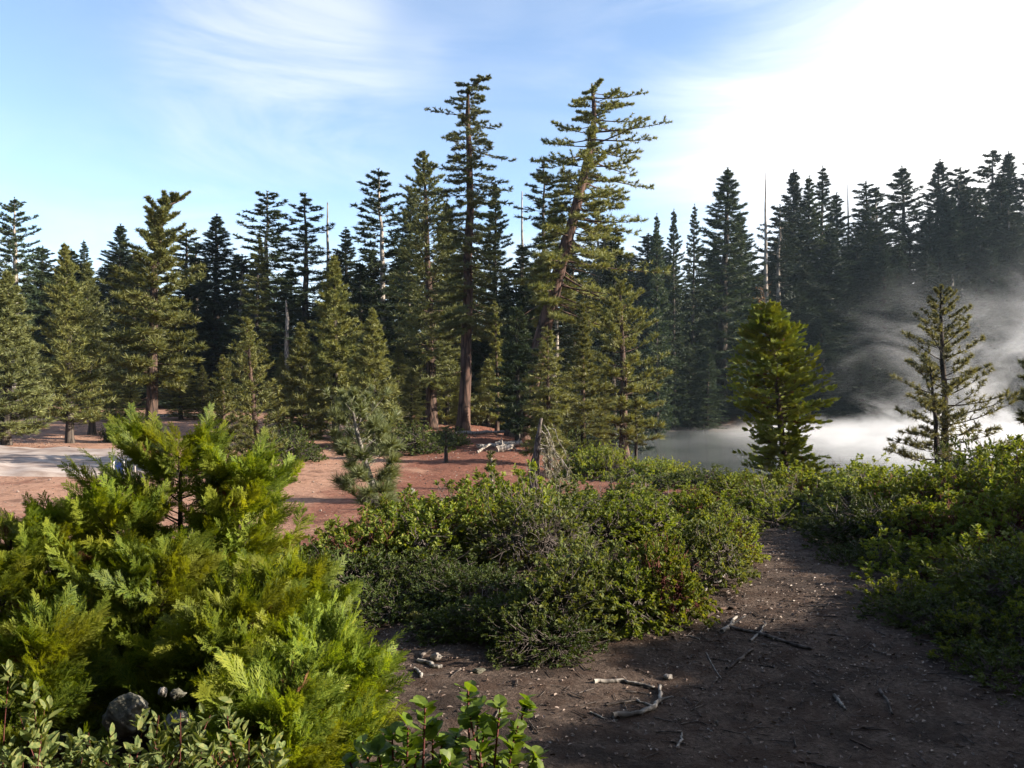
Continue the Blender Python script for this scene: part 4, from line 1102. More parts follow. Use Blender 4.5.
sprig('tall red-stemmed manzanita sprig with round bright leaves on the dirt', 511, 482, 2.3, [(468, 690, 0, 8), (478, 708, .05, 8), (500, 706, -.05, 8), (527, 700, .05, 10), (518, 726, 0, 8), (486, 728, .08, 8), (470, 716, -.06, 7), (512, 748, -.05, 10), (535, 752, .05, 9), (498, 760, .02, 8), (456, 736, .1, 8), (480, 752, -.08, 8), (522, 742, .1, 8), (505, 770, 0, 9), (470, 770, .05, 9), (540, 770, 0, 8), (488, 742, .12, 8)], .046)
sprig('shorter manzanita sprig with round leaves beneath the lowest cedar sapling', 512, 415, 2.25, [(425, 706, 0, 8), (432, 720, .05, 7), (408, 728, -.05, 9), (442, 742, .05, 9), (415, 748, 0, 9), (392, 734, .06, 9), (378, 752, -.04, 9), (450, 762, -.06, 9), (428, 765, .03, 9), (398, 768, 0, 9), (362, 742, .1, 8), (350, 762, .05, 9), (440, 772, 0, 10), (380, 772, .05, 10), (410, 758, .1, 9), (455, 752, .1, 8)], .046)
# ------------------------------------------------------------------ small things
def rock_geo(seed, sx, sy, sz, sub=4, rough=.8):
    import bmesh
    bm = bmesh.new(); bmesh.ops.create_icosphere(bm, subdivisions=sub, radius=1)
    rng = np.random.default_rng(seed)
    pl = unit(rng.normal(size=(9, 3))); off = rng.uniform(.62, .95, 9)
    V = np.array([v.co[:] for v in bm.verts]); T = np.array([[v.index for v in f.verts] for f in bm.faces])
    for p, o in zip(pl, off):           # flat broken faces
        d = V @ p - o
        V = V - np.clip(d, 0, None)[:, None] * p * .85
    for o_, a_ in ((1.6, .30), (4, .16), (10, .09), (22, .05)):
        V = V * (1 + rough * a_ * (vnoise(V[:, 0] * o_ + V[:, 2] * o_ * .7, V[:, 1] * o_ - V[:, 2] * o_ * .6, 1.0, seed)[:, None]) * 2)
    bm.free()
    g = Geo(); g.mesh(V * [sx, sy, sz], T=T, smooth=True)
    return g


def rock(name, label, px, Y, sx, sy, sz, mat, seed, group=None, cat='rock', sink=.35, z=None, rot=None, **kw):
    x = wx(px, Y)
    o = link(name, rock_geo(seed, sx, sy, sz, **kw).build(name, M[mat]), None, (x, Y, (hh(x, Y) if z is None else z) + sz * (1 - sink * 2)))
    o.rotation_euler = (0, 0, r3.uniform(0, 6) if rot is None else rot)
    tag(o, label, cat, group)


rock('rock', 'mossy grey boulder half hidden under the cedar saplings', 126, 3.3, .085, .075, .08, 'rock', 21, None, sink=.2, z=wz(712, 3.3) - .06, sub=5, rough=.45)
rock('rock', 'round pale stone resting beside the mossy grey boulder', 163, 3.1, .019, .016, .018, 'rock_pale', 22, None, z=wz(688, 3.1) - .02)
rock('rock', 'broken pale stone wedged next to the round pale one', 177, 3.14, .028, .022, .02, 'rock', 23, None, z=wz(692, 3.1) - .03)
rock('rock', 'angular pale stone below the broken pale one', 178, 2.95, .045, .05, .06, 'rock', 24, None, z=wz(722, 2.95) - .03)
rock('rock', 'round white stone among the pale roots on the dirt', 436, 5.0, .04, .035, .032, 'rock_pale', 25)
rock('rock', 'small grey stone on the dirt below the low shaded bush', 478, 4.75, .04, .03, .022, 'rock', 26)
rock('rock', 'pale pebble at the end of the bent branch', 668, 4.65, .03, .03, .02, 'rock_pale', 27)
rock('rock', 'white stone showing through the tallest cedar sapling', 158, 21, .26, .2, .3, 'rock_pale', 28)
rock('rock', 'dark stone alone on the red clearing by the crooked pine', 408, 24, .22, .18, .12, 'rock', 29)

# pale bank at the edge of the clearing
def slab():
    n, k = 46, 22
    U, W = np.meshgrid(np.linspace(0, 1, n), np.linspace(-.15, 1, k), indexing='ij')
    Yb = 25.5 + 1.2 * U; Yt = 33.0 - 1.2 * U
    Yc = Yb + (Yt - Yb) * np.clip(W, 0, 1)
    px = -70 + (178 + 70) * U - 15 * W
    top = wz(447, 33.0)
    X = wx(px, Yc)
    Zg = height(X, Yc)
    prof = np.clip(W * 1.5, 0, 1) ** 0.7
    Zs = Zg * (1 - prof) + np.maximum(top + .0 * X, Zg + .05) * prof
    edge = np.clip(np.minimum(U, 1 - U) * 8, 0, 1)
    Z = Zg - .12 + (Zs - Zg + .16) * edge * np.where(W < 0, 0, 1) + vnoise(X, Yc, 1.1, 8) * .14 + vnoise(X, Yc * 2, .35, 9) * .05
    Z = np.where(W > .93, Z - .05, Z)
    V = np.stack([X, Yc, Z], -1)
    idx = np.arange(n * k).reshape(n, k)
    Q = np.stack([idx[:-1, :-1], idx[1:, :-1], idx[1:, 1:], idx[:-1, 1:]], -1).reshape(-1, 4)
    c = V.reshape(-1, 3).mean(0)
    # skirt gives the bank its thickness
    g = Geo(); g.mesh(V.reshape(-1, 3) - c, Q=Q)
    rim = np.concatenate([idx[:, 0], idx[-1, 1:], idx[-2::-1, -1], idx[0, -2:0:-1]])
    A = V.reshape(-1, 3)[rim] - c; B = A - [0, 0, .8]
    m = len(rim); VV = np.vstack([A, B]); i = np.arange(m); j = (i + 1) % m
    g.mesh(VV, Q=np.stack([i, i + m, j + m, j], -1))
    tag(link('rock_bank', g.build('rock_bank', M['slab']), None, c), 'low pale stony bank at the edge of the red clearing', 'bank')


slab()

# broken leaning stump with drooping dead twigs
def stump():
    Y = 25.0; x = wx(531, Y); z = hh(x, Y)
    zt = wz(418, Y) - z
    g = Geo(); q = np.linspace(0, 1, 10)
    P = np.stack([q * (wx(541, Y) - x), q * .1, -.2 + q * (zt + .2)], -1)
    g.tubes(P, .17 * (1 - q * .85) * (1 + .12 * np.sin(q * 20)) + .02, 9, 0, .16, True)
    root = thing('broken_stump', 'leaning broken grey stump with a splintered point', 'stump', (x, Y, z))
    link('trunk', g.build('trunk', M['stick']), root)
    g2 = Geo(); rng = np.random.default_rng(77)
    n = 20
    st = np.stack([rng.uniform(.2, .75, n), rng.uniform(-.3, .3, n), rng.uniform(.7, zt * .95, n)], -1)
    q = np.linspace(0, 1, 6)[None, :, None]
    ln = rng.uniform(.6, 1.3, (n, 1, 1))
    D = np.stack([rng.uniform(.05, .5, n), rng.normal(size=n) * .25, -np.ones(n)], -1)[:, None]
    PP = st[:, None] + D * ln * q + np.array([.25, 0, .3]) * (q * (1 - q)) + rng.normal(size=(n, 6, 3)) * .05
    PP[..., 2] = np.maximum(PP[..., 2], .03)
    g2.tubes(PP, .016 * (1.15 - q[..., 0]).repeat(n, 0), 4)
    a = PP[:, 1:].reshape(-1, 3)
    add_tufts(g2, a, np.tile([.1, 0, -1.0], (len(a), 1)), np.full(len(a), .22), 14, .8, .022, 1, rng)
    link('dead_twigs', g2.build('dead_twigs', [M['wood_dead'], M['moss_twigs']]), root)


stump()


# dead wood on the ground
def stick(label, pts, r, mat='wood_dead', fork=None, name='fallen_branch', cat='branch', group=None, lift=1.0, taper=.45):
    """pts: (px,py) on the foreground ground; dropped on to the terrain"""
    W = []; r = r * .62
    for px, py in pts:
        dy = max(py - HOR, 20); Y = EYE * F / dy
        for _ in range(12):
            Y = (EYE - hh(wx(px, Y), Y)) * F / dy
        W.append((wx(px, Y), Y))
    W = np.array(W)
    t = np.linspace(0, 1, len(W)); tt = np.linspace(0, 1, max(9, len(W) * 4))
    xy = np.stack([np.interp(tt, t, W[:, i]) for i in (0, 1)], -1)
    xy[1:-1] += RNG.normal(size=(len(tt) - 2, 2)) * r * .35
    z = height(xy[:, 0], xy[:, 1])
    z = np.convolve(np.pad(z, 2, 'edge'), np.ones(5) / 5, 'valid') + r * .75 * lift
    P = np.column_stack([xy, z]); c = P[len(P) // 2].copy(); c[2] -= r
    g = Geo()
    R = r * (1 - taper * tt) * (1 + .12 * RNG.normal(size=len(tt)))
    g.tubes(P - c, R, 7, 0, .1, True)
    if fork:
        for i, (dx, dy, dz, ln) in enumerate(fork):
            k = int(len(P) * (.45 + .2 * i)); q = np.linspace(0, 1, 5)[:, None]
            d = np.array([dx, dy, dz]); d = d / np.linalg.norm(d) * ln
            g.tubes(P[k] - c + d * q + RNG.normal(size=(5, 3)) * r * .2 * (q > 0), r * .6 * (1 - .6 * q[:, 0]), 6, 0, .1, True)
    tag(link(name, g.build(name, M[mat]), None, c), label, cat, group)


stick('long bent grey branch hooking toward the camera on the shaded dirt', [(613, 718), (640, 715), (655, 709), (660, 700), (660, 688)], .026, fork=[(-.6, .5, .1, .10), (.8, .2, .15, .08)])
stick('half-buried pale branch lying above the bent one', [(594, 683), (622, 682), (640, 686), (655, 689)], .020)
stick('thin dark branch inside the crook of the bent branch', [(606, 706), (630, 702), (650, 704)], .012, 'stick')
stick('bleached forked stick high on the dirt under the bushes', [(703, 594), (708, 587), (720, 582), (729, 571)], .022, fork=[(.6, -.5, .2, .16)])
stick('short pale stick with two prongs on the dirt', [(722, 633), (730, 626), (737, 618)], .024, fork=[(.8, .5, .25, .16)])
stick('long brown branch trailing across the leaf-strewn dirt', [(730, 628), (755, 634), (785, 643), (812, 650)], .020, 'stick', taper=.2)
stick('twisted grey twig crossing the long brown branch', [(750, 642), (760, 634), (766, 624)], .014, fork=[(.5, .6, .3, .13)])
stick('dark brown stick pointing down the slope below the brown branch', [(727, 670), (740, 660), (753, 651)], .020, 'stick')
stick('dark half-buried root near the silvery forked stick', [(706, 618), (722, 610), (736, 609)], .026, 'bark_brown')
stick('short pale stick alone on the trail', [(678, 749), (681, 741), (682, 734)], .011)
stick('short grey stick on the open trail under the dark bushes', [(834, 697), (840, 704), (846, 711)], .018)
stick('thin brown twig lying on the trail by the frame bottom', [(850, 740), (862, 745), (872, 750)], .008, 'bark_brown')
stick('long thin twig on the dirt between the branches', [(706, 652), (714, 668), (722, 680)], .007)
stick('grey twig at the foot of the dark bushes', [(880, 690), (886, 700), (893, 716)], .014, 'stick')
stick('small dark twig at the very bottom of the trail', [(798, 762), (815, 764), (828, 768)], .010, 'bark_brown')
stick('pale twig at the edge of the trail under the bent branch', [(590, 713), (600, 717), (606, 720)], .009)
stick('long pale twig beside the short prongs on the dirt', [(700, 640), (692, 637), (684, 636)], .010)
stick('pale crooked root piece beside the low dark bush', [(418, 662), (428, 664), (434, 668), (442, 668)], .022, taper=.2)
stick('second pale root piece just below the crooked one', [(414, 670), (419, 673), (421, 678)], .018, taper=.2)
stick('curved grey root arching above the pale root pieces', [(420, 662), (424, 655), (430, 652)], .018, 'stick', taper=.2)
stick('bleached thin stem lying under the cedar saplings beside the boulder', [(70, 702), (76, 694), (84, 676), (90, 662)], .008, lift=12)

# bleached logs by the leaning pine
LG = 'bleached logs by the leaning pine'
def log(label, px, py, Y, ln, r, yaw, pitch=.0, seed=1):
    x = wx(px, Y); z = hh(x, Y)
    q = np.linspace(-.5, .5, 9)
    rng = np.random.default_rng(seed)
    P = np.stack([np.cos(yaw) * q * ln, np.sin(yaw) * q * ln, r * .8 + (q + .5) * ln * pitch], -1) + rng.normal(size=(9, 3)) * r * .18
    g = Geo(); g.tubes(P, r * (1.1 - .4 * (q + .5)) * (1 + .1 * rng.normal(size=9)), 9, 0, .12, True)
    for i in range(3):
        k = rng.integers(1, 8); d = unit(rng.normal(size=3) + [0, 0, .7]) * r * 3.5; qq = np.linspace(0, 1, 4)[:, None]
        g.tubes(P[k] + d * qq, r * .35 * (1 - .6 * qq[:, 0]), 5, 0, .1, True)
    tag(link('log', g.build('log', M['bark_grey' if seed % 2 else 'wood_dead']), None, (x, Y, z)), label, 'log', LG)


log('stubby bleached log nearest the camera on the red mound', 505, 450, 39, 1.0, .15, .5, .15, 1)
log('upper bleached log touching the leaning pine roots', 508, 440, 42, 1.5, .14, -.15, .05, 3)
log('thin bleached log pointing at the tallest pine', 494, 443, 41, 1.7, .12, .2, .1, 4)
log('splintered root lump on the end of the bleached logs', 511, 444, 40.5, .7, .18, 1.2, .25, 5)
log('long low grey log on the ground between the two pine trunks', 480, 434, 46, 3.0, .1, .05, .02, 6)
log('thin curved stick-like log out on the red mound', 484, 452, 38, 1.1, .06, 1.0, .3, 7)
log('pale fallen log lying at the forest edge behind the ragged pine', 192, 415, 57, 4.5, .16, .1, .01, 8)

# small blue-and-white board and the white posts seen through the saplings
def board():
    Y = 21.0; x = wx(119, Y); z = hh(x, Y)
    root = thing('sign_board', 'small dark blue board with white edges seen through the saplings', 'sign', (x, Y, z), .35)
    zt = wz(462, Y) - z; zb = wz(478, Y) - z

    def box(cx, cy, cz, a, b, c):
        V = np.array([(sx * a / 2 + cx, sy * b / 2 + cy, sz * c / 2 + cz) for sx in (-1, 1) for sy in (-1, 1) for sz in (-1, 1)])
        Q = np.array([(0, 1, 3, 2), (4, 6, 7, 5), (0, 4, 5, 1), (2, 3, 7, 6), (0, 2, 6, 4), (1, 5, 7, 3)])
        return V, Q
    g = Geo(); V, Q = box(0, 0, (zt + zb) / 2, .20, .03, zt - zb); g.mesh(V, Q=Q, smooth=False)
    link('panel', g.build('panel', M['blue_paint']), root)
    for sx in (-1, 1):
        g = Geo(); V, Q = box(sx * .118, 0, (zt + zb) / 2, .03, .04, zt - zb + .04); g.mesh(V, Q=Q, smooth=False)
        link('edge_strip', g.build('edge_strip', M['white_paint']), root)
    g = Geo(); g.tubes(np.array([[0, .03, -.2], [0, .03, zb + .05]]), np.array([.03, .03]), 8, 0, 0, True)
    link('post', g.build('post', M['bark_grey']), root)


board()
for px, pt, lab in [(135, 466, 'short pale post beside the small blue board'), (111, 456, 'thin pale stake leaning above the small blue board')]:
    Y = 21.5; x = wx(px, Y); z = hh(x, Y)
    g = Geo(); h_ = wz(pt, Y) - z
    g.tubes(np.array([[0, 0, -.2], [.0, 0, h_ * .9], [0, 0, h_]]), np.array([.024, .024, .018]), 8, 0, 0, True)
    root = thing('marker_post', lab, 'post', (x, Y, z), 0, 'pale marker posts at the clearing')
    link('post_shaft', g.build('post_shaft', M['rock_pale']), root)

# tiny seedlings on the ridge edge
for px, py0, pt, Y, lab in [(492, 480, 452, 20, 'tiny pale seedling sticking up in front of the white logs'), (415, 640, 618, 5.6, 'tiny green seedling in the shade by the root pieces')]:
    pth = [(px, py0), (px, (py0 + pt) / 2), (px - 1, pt)]
    hero('pine_seedling', lab, pth, Y, 2.2, sym([(0, 5), (.6, 8), (1, 5)]), ('bark_grey', 'young'), 600 + px, None, 'seedling', nb=10, elev=(.3, .8), T=3, K=2, tl=.3, tuft=(10, 6 * Y / F, 1.2 * Y / F, .7), u0=.55, upb=.5, sides=6)

# ------------------------------------------------------------------ litter (nobody could count it)
def litter():
    rng = np.random.default_rng(31)
    n = 42000
    Y = 2.2 + 12 * rng.uniform(0, 1, n) ** 1.3; px = rng.uniform(-150, 1150, n)
    x = wx(px, Y)
    dens = (vnoise(x, Y, .8, 12) + .5) ** 2 * 1.4
    patch = np.exp(-(((x - 2.0) / 1.1) ** 2 + ((Y - 6.4) / 1.6) ** 2))
    k = rng.uniform(0, 1, n) < np.clip(dens * .8 + patch, 0.12, 1)
    x, Y = x[k], Y[k]
    Y2 = 13 + 45 * rng.uniform(0, 1, 16000); x2 = wx(rng.uniform(-40, 640, 16000), Y2)
    k = rng.uniform(0, 1, 16000) < np.clip(vnoise(x2, Y2, 2.2, 21) * 1.6 + .35, .04, 1)
    x = np.concatenate([x, x2[k]]); Y = np.concatenate([Y, Y2[k]]); n = len(x)
    z = height(x, Y) + .006
    a = rng.uniform(0, 6.28, n); D = np.stack([np.cos(a), np.sin(a), rng.normal(size=n) * .3], -1)
    Zn = unit(rng.normal(size=(n, 3)) * .5 + [0, 0, 1])
    g = Geo()
    add_template(g, leaf_small(.5, .35), np.stack([x, Y, z], -1), D, Zn, rng.uniform(.008, .034, n)  * np.where(Y > 13, 1 + (Y - 13) * .12, 1))
    m, nt, out = new_mat('dry_leaf_litter')
    geo = N(nt, 'ShaderNodeNewGeometry')
    r = ramp(nt, [(0, (.06, .038, .028)), (.35, (.15, .095, .07)), (.6, (.15, .105, .08)), (.9, (.20, .165, .14)), (1, (.29, .25, .22))], geo.outputs['Random Per Island'])
    p = N(nt, 'ShaderNodeBsdfPrincipled', Roughness=.6); nt.links.new(r.outputs[0], p.inputs['Base Color']); nt.links.new(p.outputs[0], out.inputs['Surface'])
    tag(link('leaf_litter', g.build('leaf_litter', m)), 'dry fallen leaves scattered over the shaded dirt', None, None, 'stuff')
    # twig scraps
    n = 6500
    Y = 2.4 + 10 * rng.uniform(0, 1, n) ** 1.2; x = wx(rng.uniform(-50, 1100, n), Y)
    k = rng.uniform(0, 1, n) < np.clip((vnoise(x, Y, .9, 14) + .5) * .8 + np.exp(-(((x - 1.3) / 1.0) ** 2 + ((Y - 5.4) / 1.1) ** 2)), .1, 1)
    x, Y = x[k], Y[k]; n = len(x)
    a = rng.uniform(0, 6.28, n); ln = rng.uniform(.02, .12, n) * rng.uniform(.5, 1.4, n)
    q = np.linspace(-.5, .5, 3)[None, :]
    X3 = x[:, None] + np.cos(a)[:, None] * ln[:, None] * q; Y3 = Y[:, None] + np.sin(a)[:, None] * ln[:, None] * q
    P = np.stack([X3, Y3, height(X3, Y3) + .006], -1)
    g = Geo(); g.tubes(P, np.clip(ln * .03, .0015, .005)[:, None] * np.array([[1, .9, .6]]), 4)
    tag(link('twig_litter', g.build('twig_litter', M['stick'])), 'small broken twigs scattered over the dirt', None, None, 'stuff')
    # pebbles over the dirt and the red flat
    n = 2600
    Y = np.where(rng.uniform(0, 1, n) < .6, 2.4 + 8 * rng.uniform(0, 1, n), 14 + 34 * rng.uniform(0, 1, n)); x = wx(rng.uniform(-50, 1100, n), Y)
    k = (Y < 11) | (x < 2)
    x, Y = x[k], Y[k]; n = len(x)
    oc = np.array([(1, 0, 0), (0, 1, 0), (-1, 0, 0), (0, -1, 0), (0, 0, 1), (0, 0, -1)], float)
    Tt = np.array([(0, 1, 4), (1, 2, 4), (2, 3, 4), (3, 0, 4), (1, 0, 5), (2, 1, 5), (3, 2, 5), (0, 3, 5)])
    s = np.where(Y < 11, rng.uniform(.004, .016, n), rng.uniform(.02, .07, n) * rng.uniform(.4, 1, n))
    V = oc[None] * s[:, None, None] * rng.uniform(.5, 1.2, (n, 6, 3)); ca, sa = np.cos(a[:1]), np.sin(a[:1])
    ang = rng.uniform(0, 6.28, n)[:, None]
    V = np.stack([V[..., 0] * np.cos(ang) - V[..., 1] * np.sin(ang), V[..., 0] * np.sin(ang) + V[..., 1] * np.cos(ang), V[..., 2] * .7], -1) + np.stack([x, Y, height(x, Y) + s * .3], -1)[:, None]
    T_ = (Tt[None] + (np.arange(n) * 6)[:, None, None]).reshape(-1, 3)
    g = Geo(); g.mesh(V.reshape(-1, 3), T=T_, smooth=False)
    tag(link('gravel', g.build('gravel', noise_mat('gravel_stone', [(.3, (.12, .085, .07)), (.6, (.26, .2, .17)), (.8, (.4, .34, .3))], 3)), None), 'loose gravel on the dirt and the red clearing', None, None, 'stuff')


litter()
# ------------------------------------------------------------------ unseen firs added outside the frame to shade the trail
SHADE = [(9.2, 2.8, 3.8, 1.4), (8.6, 4.2, 3.3, 1.4), (9.6, 5.6, 3.0, 1.4), (10.5, 7.2, 2.7, 1.4), (8.0, 1.6, 3.3, 1.3), (11.5, 4.7, 3.9, 1.5), (8.9, 3.5, 3.3, 1.6), (10.3, 4.2, 3.4, 1.5), (8.3, 2.3, 3.0, 1.4), (9.6, 3.1, 3.7, 1.7), (10.9, 3.9, 4.1, 1.7), (10.1, 6.6, 3.2, 1.6)]   # x, y, height of the tip, reach
SL = ['young fir standing beside the trail at the foot of the bank', 'bushy young fir on the bank above the trail', 'young fir higher up the bank past the bushy one', 'small fir at the upper end of the bank', 'fir closest to the camera beside the trail', 'tallest young fir on top of the bank', 'short fir filling the gap at the foot of the bank', 'fir in the second row on the bank', 'short fir leaning over the trail edge', 'bushy fir closing the row above the trail', 'fir behind the row on the bank', 'fir at the upper end of the second row']
# unseen firs added behind the viewer to cut skylight on the near dirt
for k, (x, y, H, R) in enumerate([(-5, -4.5, 19, 3.4), (0.5, -6.5, 21, 3.6), (5.5, -4.5, 20, 3.4), (8.5, -4.0, 17, 2.8), (-9, -1.5, 18, 3.2), (3, -11, 23, 3.8), (-4, -11, 22, 3.8), (11, -9, 22, 3.8), (-11.5, 3, 17, 3.0), (-11, -8, 22, 3.8), (14, -5.0, 19, 3.4)]):
    root = thing('fir_tree', 'old fir of the wood behind the viewer', 'tree', (x, y, hh(x, y) - .2), r2.uniform(0, 6), 'old firs behind the viewer', (R / 3.0, R / 3.0, H / 24.0))
    tm, cr = MESH['column']
    link('trunk', tm, root); link('crown', cr['fir'], root)
for (x, y, H, R), lab in zip(SHADE, SL):
    H = H - hh(x, y)
    root = thing('fir_tree', lab, 'tree', (x, y, hh(x, y) - .1), r2.uniform(0, 6), 'young firs shading the trail', (R / 3.0, R / 3.0, H / 24.0))
    tm, cr = MESH['column']
    link('trunk', tm, root); link('crown', cr['lit'], root)

# ------------------------------------------------------------------ sky, sun, air
def sky():
    w = bpy.data.worlds.new('World'); SC.world = w; w.use_nodes = True
    nt = w.node_tree; nt.nodes.clear()
    out = nt.nodes.new('ShaderNodeOutputWorld'); bg = nt.nodes.new('ShaderNodeBackground')
    st = nt.nodes.new('ShaderNodeTexSky'); st.sky_type = 'NISHITA'; st.sun_disc = False
    st.sun_elevation = math.radians(SUN_EL); st.sun_rotation = math.radians(SUN_AZ)
    st.air_density = 1.0; st.dust_density = 1.6; st.ozone_density = 1.0; st.altitude = 1800
    tc = nt.nodes.new('ShaderNodeTexCoord')
    sep = N(nt, 'ShaderNodeSeparateXYZ'); nt.links.new(tc.outputs['Generated'], sep.inputs[0])
    zz = mathn(nt, 'ADD', mathn(nt, 'MAXIMUM', sep.outputs[2], 0.0), 0.12)
    cb = N(nt, 'ShaderNodeCombineXYZ')
    nt.links.new(mathn(nt, 'DIVIDE', sep.outputs[0], zz), cb.inputs[0]); nt.links.new(mathn(nt, 'DIVIDE', sep.outputs[1], zz), cb.inputs[1])
    mp = N(nt, 'ShaderNodeMapping'); mp.inputs['Rotation'].default_value = (0, math.radians(32), 0); mp.inputs['Scale'].default_value = (1.5, 1.5, 5.0)
    nt.links.new(tc.outputs['Generated'], mp.inputs[0])
    n1 = N(nt, 'ShaderNodeTexNoise', Scale=1.7, Detail=7.0, Roughness=0.6, Distortion=0.8); nt.links.new(mp.outputs[0], n1.inputs['Vector'])
    n2 = N(nt, 'ShaderNodeTexNoise', Scale=2.2, Detail=3.0); nt.links.new(tc.outputs['Generated'], n2.inputs['Vector'])
    wisps = mathn(nt, 'MULTIPLY', maprange(nt, n1.outputs['Fac'], 0.38, 0.72), maprange(nt, n2.outputs['Fac'], 0.40, 0.66))
    # thin high veil gathers toward the sun
    dt = N(nt, 'ShaderNodeVectorMath', operation='DOT_PRODUCT'); nt.links.new(tc.outputs['Generated'], dt.inputs[0]); ga = math.radians(77); dt.inputs[1].default_value = (math.sin(ga) * .927, math.cos(ga) * .927, .375)   # middle of the bright cirrus
    lift = mathn(nt, 'MULTIPLY', mathn(nt, 'MAXIMUM', mathn(nt, 'SUBTRACT', sep.outputs[2], 0.27), 0.0), 0.9)
    edge = mathn(nt, 'ADD', mathn(nt, 'SUBTRACT', dt.outputs['Value'], lift), mathn(nt, 'MULTIPLY', mathn(nt, 'SUBTRACT', n1.outputs['Fac'], 0.5), 0.35))
    veil = maprange(nt, edge, 0.33, 0.70)
    # a low bank of cloud over the far trees
    n3 = N(nt, 'ShaderNodeTexNoise', Scale=5.0, Detail=4.0); nt.links.new(tc.outputs['Generated'], n3.inputs['Vector'])
    bank = mathn(nt, 'MULTIPLY', maprange(nt, mathn(nt, 'SUBTRACT', sep.outputs[2], mathn(nt, 'MULTIPLY', n3.outputs['Fac'], 0.18)), 0.055, 0.115, 1.0, 0.0), 0.8)
    wisps = mathn(nt, 'MAXIMUM', wisps, bank)
    cl = mathn(nt, 'SUBTRACT', 1.0, mathn(nt, 'MULTIPLY', mathn(nt, 'SUBTRACT', 1.0, mathn(nt, 'MULTIPLY', wisps, 0.45)), mathn(nt, 'SUBTRACT', 1.0, veil)), True)
    # cloud colour follows how much sun the thin ice cloud passes on
    cstr = maprange(nt, dt.outputs['Value'], -0.3, 0.9, 3.9, 5.2)
    cc = N(nt, 'ShaderNodeVectorMath', operation='SCALE'); cc.inputs[0].default_value = (1.0, 0.985, 0.96); nt.links.new(cstr, cc.inputs['Scale'])
    col = mixc(nt, cl, st.outputs[0], cc.outputs[0])
    nt.links.new(col, bg.inputs['Color']); bg.inputs['Strength'].default_value = 0.105
    nt.links.new(bg.outputs[0], out.inputs['Surface'])


sky()
ld = bpy.data.lights.new('sun', 'SUN'); ld.energy = 5.0; ld.angle = math.radians(0.6); ld.color = (1.0, 0.89, 0.74)
lo = bpy.data.objects.new('sun', ld); COL.objects.link(lo); lo.location = (30, 14, 40)
lo.rotation_euler = Vector(SUN).to_track_quat('Z', 'Y').to_euler()


def box_mesh(name, lo_, hi_):
    V = np.array([(x, y, z) for x in (lo_[0], hi_[0]) for y in (lo_[1], hi_[1]) for z in (lo_[2], hi_[2])], float)
    Q = np.array([(0, 1, 3, 2), (4, 6, 7, 5), (0, 4, 5, 1), (2, 3, 7, 6), (0, 2, 6, 4), (1, 5, 7, 3)])
    g = Geo(); g.mesh(V, Q=Q, smooth=False); return g


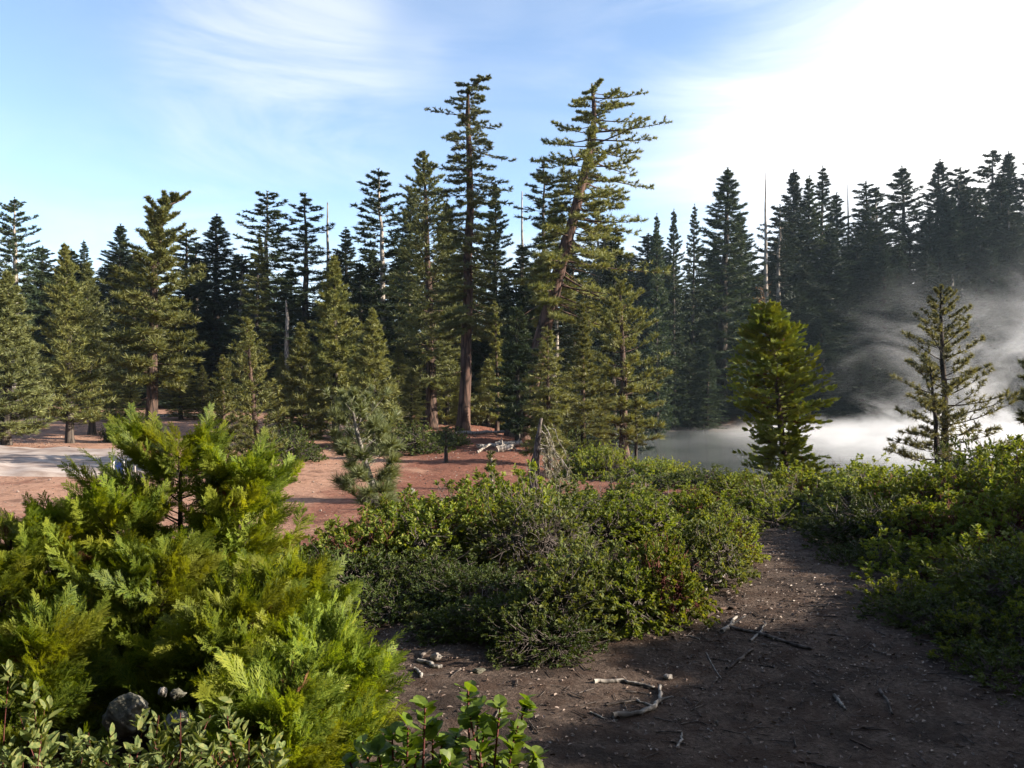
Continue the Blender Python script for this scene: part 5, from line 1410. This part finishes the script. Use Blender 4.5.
def mist():
    m, nt, out = new_mat('lake_steam')
    tc = N(nt, 'ShaderNodeTexCoord'); sep = N(nt, 'ShaderNodeSeparateXYZ'); nt.links.new(tc.outputs['Object'], sep.inputs[0])
    x, y, z = sep.outputs
    hz = mathn(nt, 'SUBTRACT', z, WATER)
    mp = N(nt, 'ShaderNodeMapping'); mp.inputs['Scale'].default_value = (0.095, 0.08, 0.15); mp.inputs['Rotation'].default_value = (0, math.radians(-32), 0)
    nt.links.new(tc.outputs['Object'], mp.inputs[0])
    n1 = N(nt, 'ShaderNodeTexNoise', Scale=1.0, Detail=6.0, Roughness=0.62, Distortion=1.0); nt.links.new(mp.outputs[0], n1.inputs['Vector'])
    wis = maprange(nt, n1.outputs['Fac'], 0.49, 0.70)
    east = maprange(nt, x, 40.0, 68.0)
    plume = mathn(nt, 'MULTIPLY', mathn(nt, 'MULTIPLY', wis, east), maprange(nt, hz, 6.0, 22.0, 1.0, 0.0))
    top = mathn(nt, 'MULTIPLY', maprange(nt, n1.outputs['Fac'], 0.35, 0.68), maprange(nt, x, 20.0, 45.0, -0.3, 4.0))
    low = mathn(nt, 'MULTIPLY', maprange(nt, mathn(nt, 'SUBTRACT', hz, top), -1.2, 0.8, 1.0, 0.0), maprange(nt, n1.outputs['Fac'], 0.33, 0.62, 0.06, 1.0))
    lowx = mathn(nt, 'MULTIPLY', low, maprange(nt, x, 12.0, 46.0, 0.75, 1.3))
    d = mathn(nt, 'ADD', mathn(nt, 'MULTIPLY', plume, 0.12), mathn(nt, 'MULTIPLY', lowx, 0.085))
    v = N(nt, 'ShaderNodeVolumePrincipled'); v.inputs['Color'].default_value = (0.97, 0.97, 0.98, 1); v.inputs['Anisotropy'].default_value = 0.0
    nt.links.new(d, v.inputs['Density'])
    nt.links.new(v.outputs[0], out.inputs['Volume'])
    m.cycles.volume_step_rate = 2.0
    o = link('mist', box_mesh('mist', (-6, 52, WATER + .03), (112, 116, 22)).build('mist', m))
    tag(o, 'white steam drifting up from the lake', None, None, 'stuff')


def haze(dens):
    m, nt, out = new_mat('pale_air')
    v = N(nt, 'ShaderNodeVolumePrincipled'); v.inputs['Color'].default_value = (0.62, 0.82, 1.0, 1); v.inputs['Density'].default_value = dens; v.inputs['Anisotropy'].default_value = 0.35
    nt.links.new(v.outputs[0], out.inputs['Volume'])
    g = box_mesh('haze', (-930, -930, -14), (930, 930, 130))
    o = link('haze', g.build('haze', m)); tag(o, 'thin pale morning haze in the air', None, None, 'stuff')


build_ground(); build_water(); mist()
if HAZE: haze(HAZE)

cam = bpy.data.cameras.new('camera'); co = bpy.data.objects.new('camera', cam); COL.objects.link(co)
cam.sensor_width = 36; cam.lens = 36 * F / 1024; cam.shift_y = (HOR - 384) / 1024
cam.clip_start = 0.05; cam.clip_end = 3000
co.location = (0, 0, EYE); co.rotation_euler = (PI / 2, 0, 0)
SC.camera = co
SC.view_settings.view_transform = 'Standard'; SC.view_settings.look = 'None'; SC.view_settings.gamma = 1
SC.view_settings.exposure = EXPO; SC.view_settings.use_curve_mapping = False
SC.render.engine = 'CYCLES'
cy = SC.cycles
cy.max_bounces = 5; cy.diffuse_bounces = 2; cy.glossy_bounces = 2; cy.transmission_bounces = 3; cy.transparent_max_bounces = 4; cy.volume_bounces = 1
cy.use_denoising = True; cy.caustics_reflective = False; cy.caustics_refractive = False
cy.volume_step_rate = 1.0; cy.volume_max_steps = 256
cy.sample_clamp_indirect = 4.0
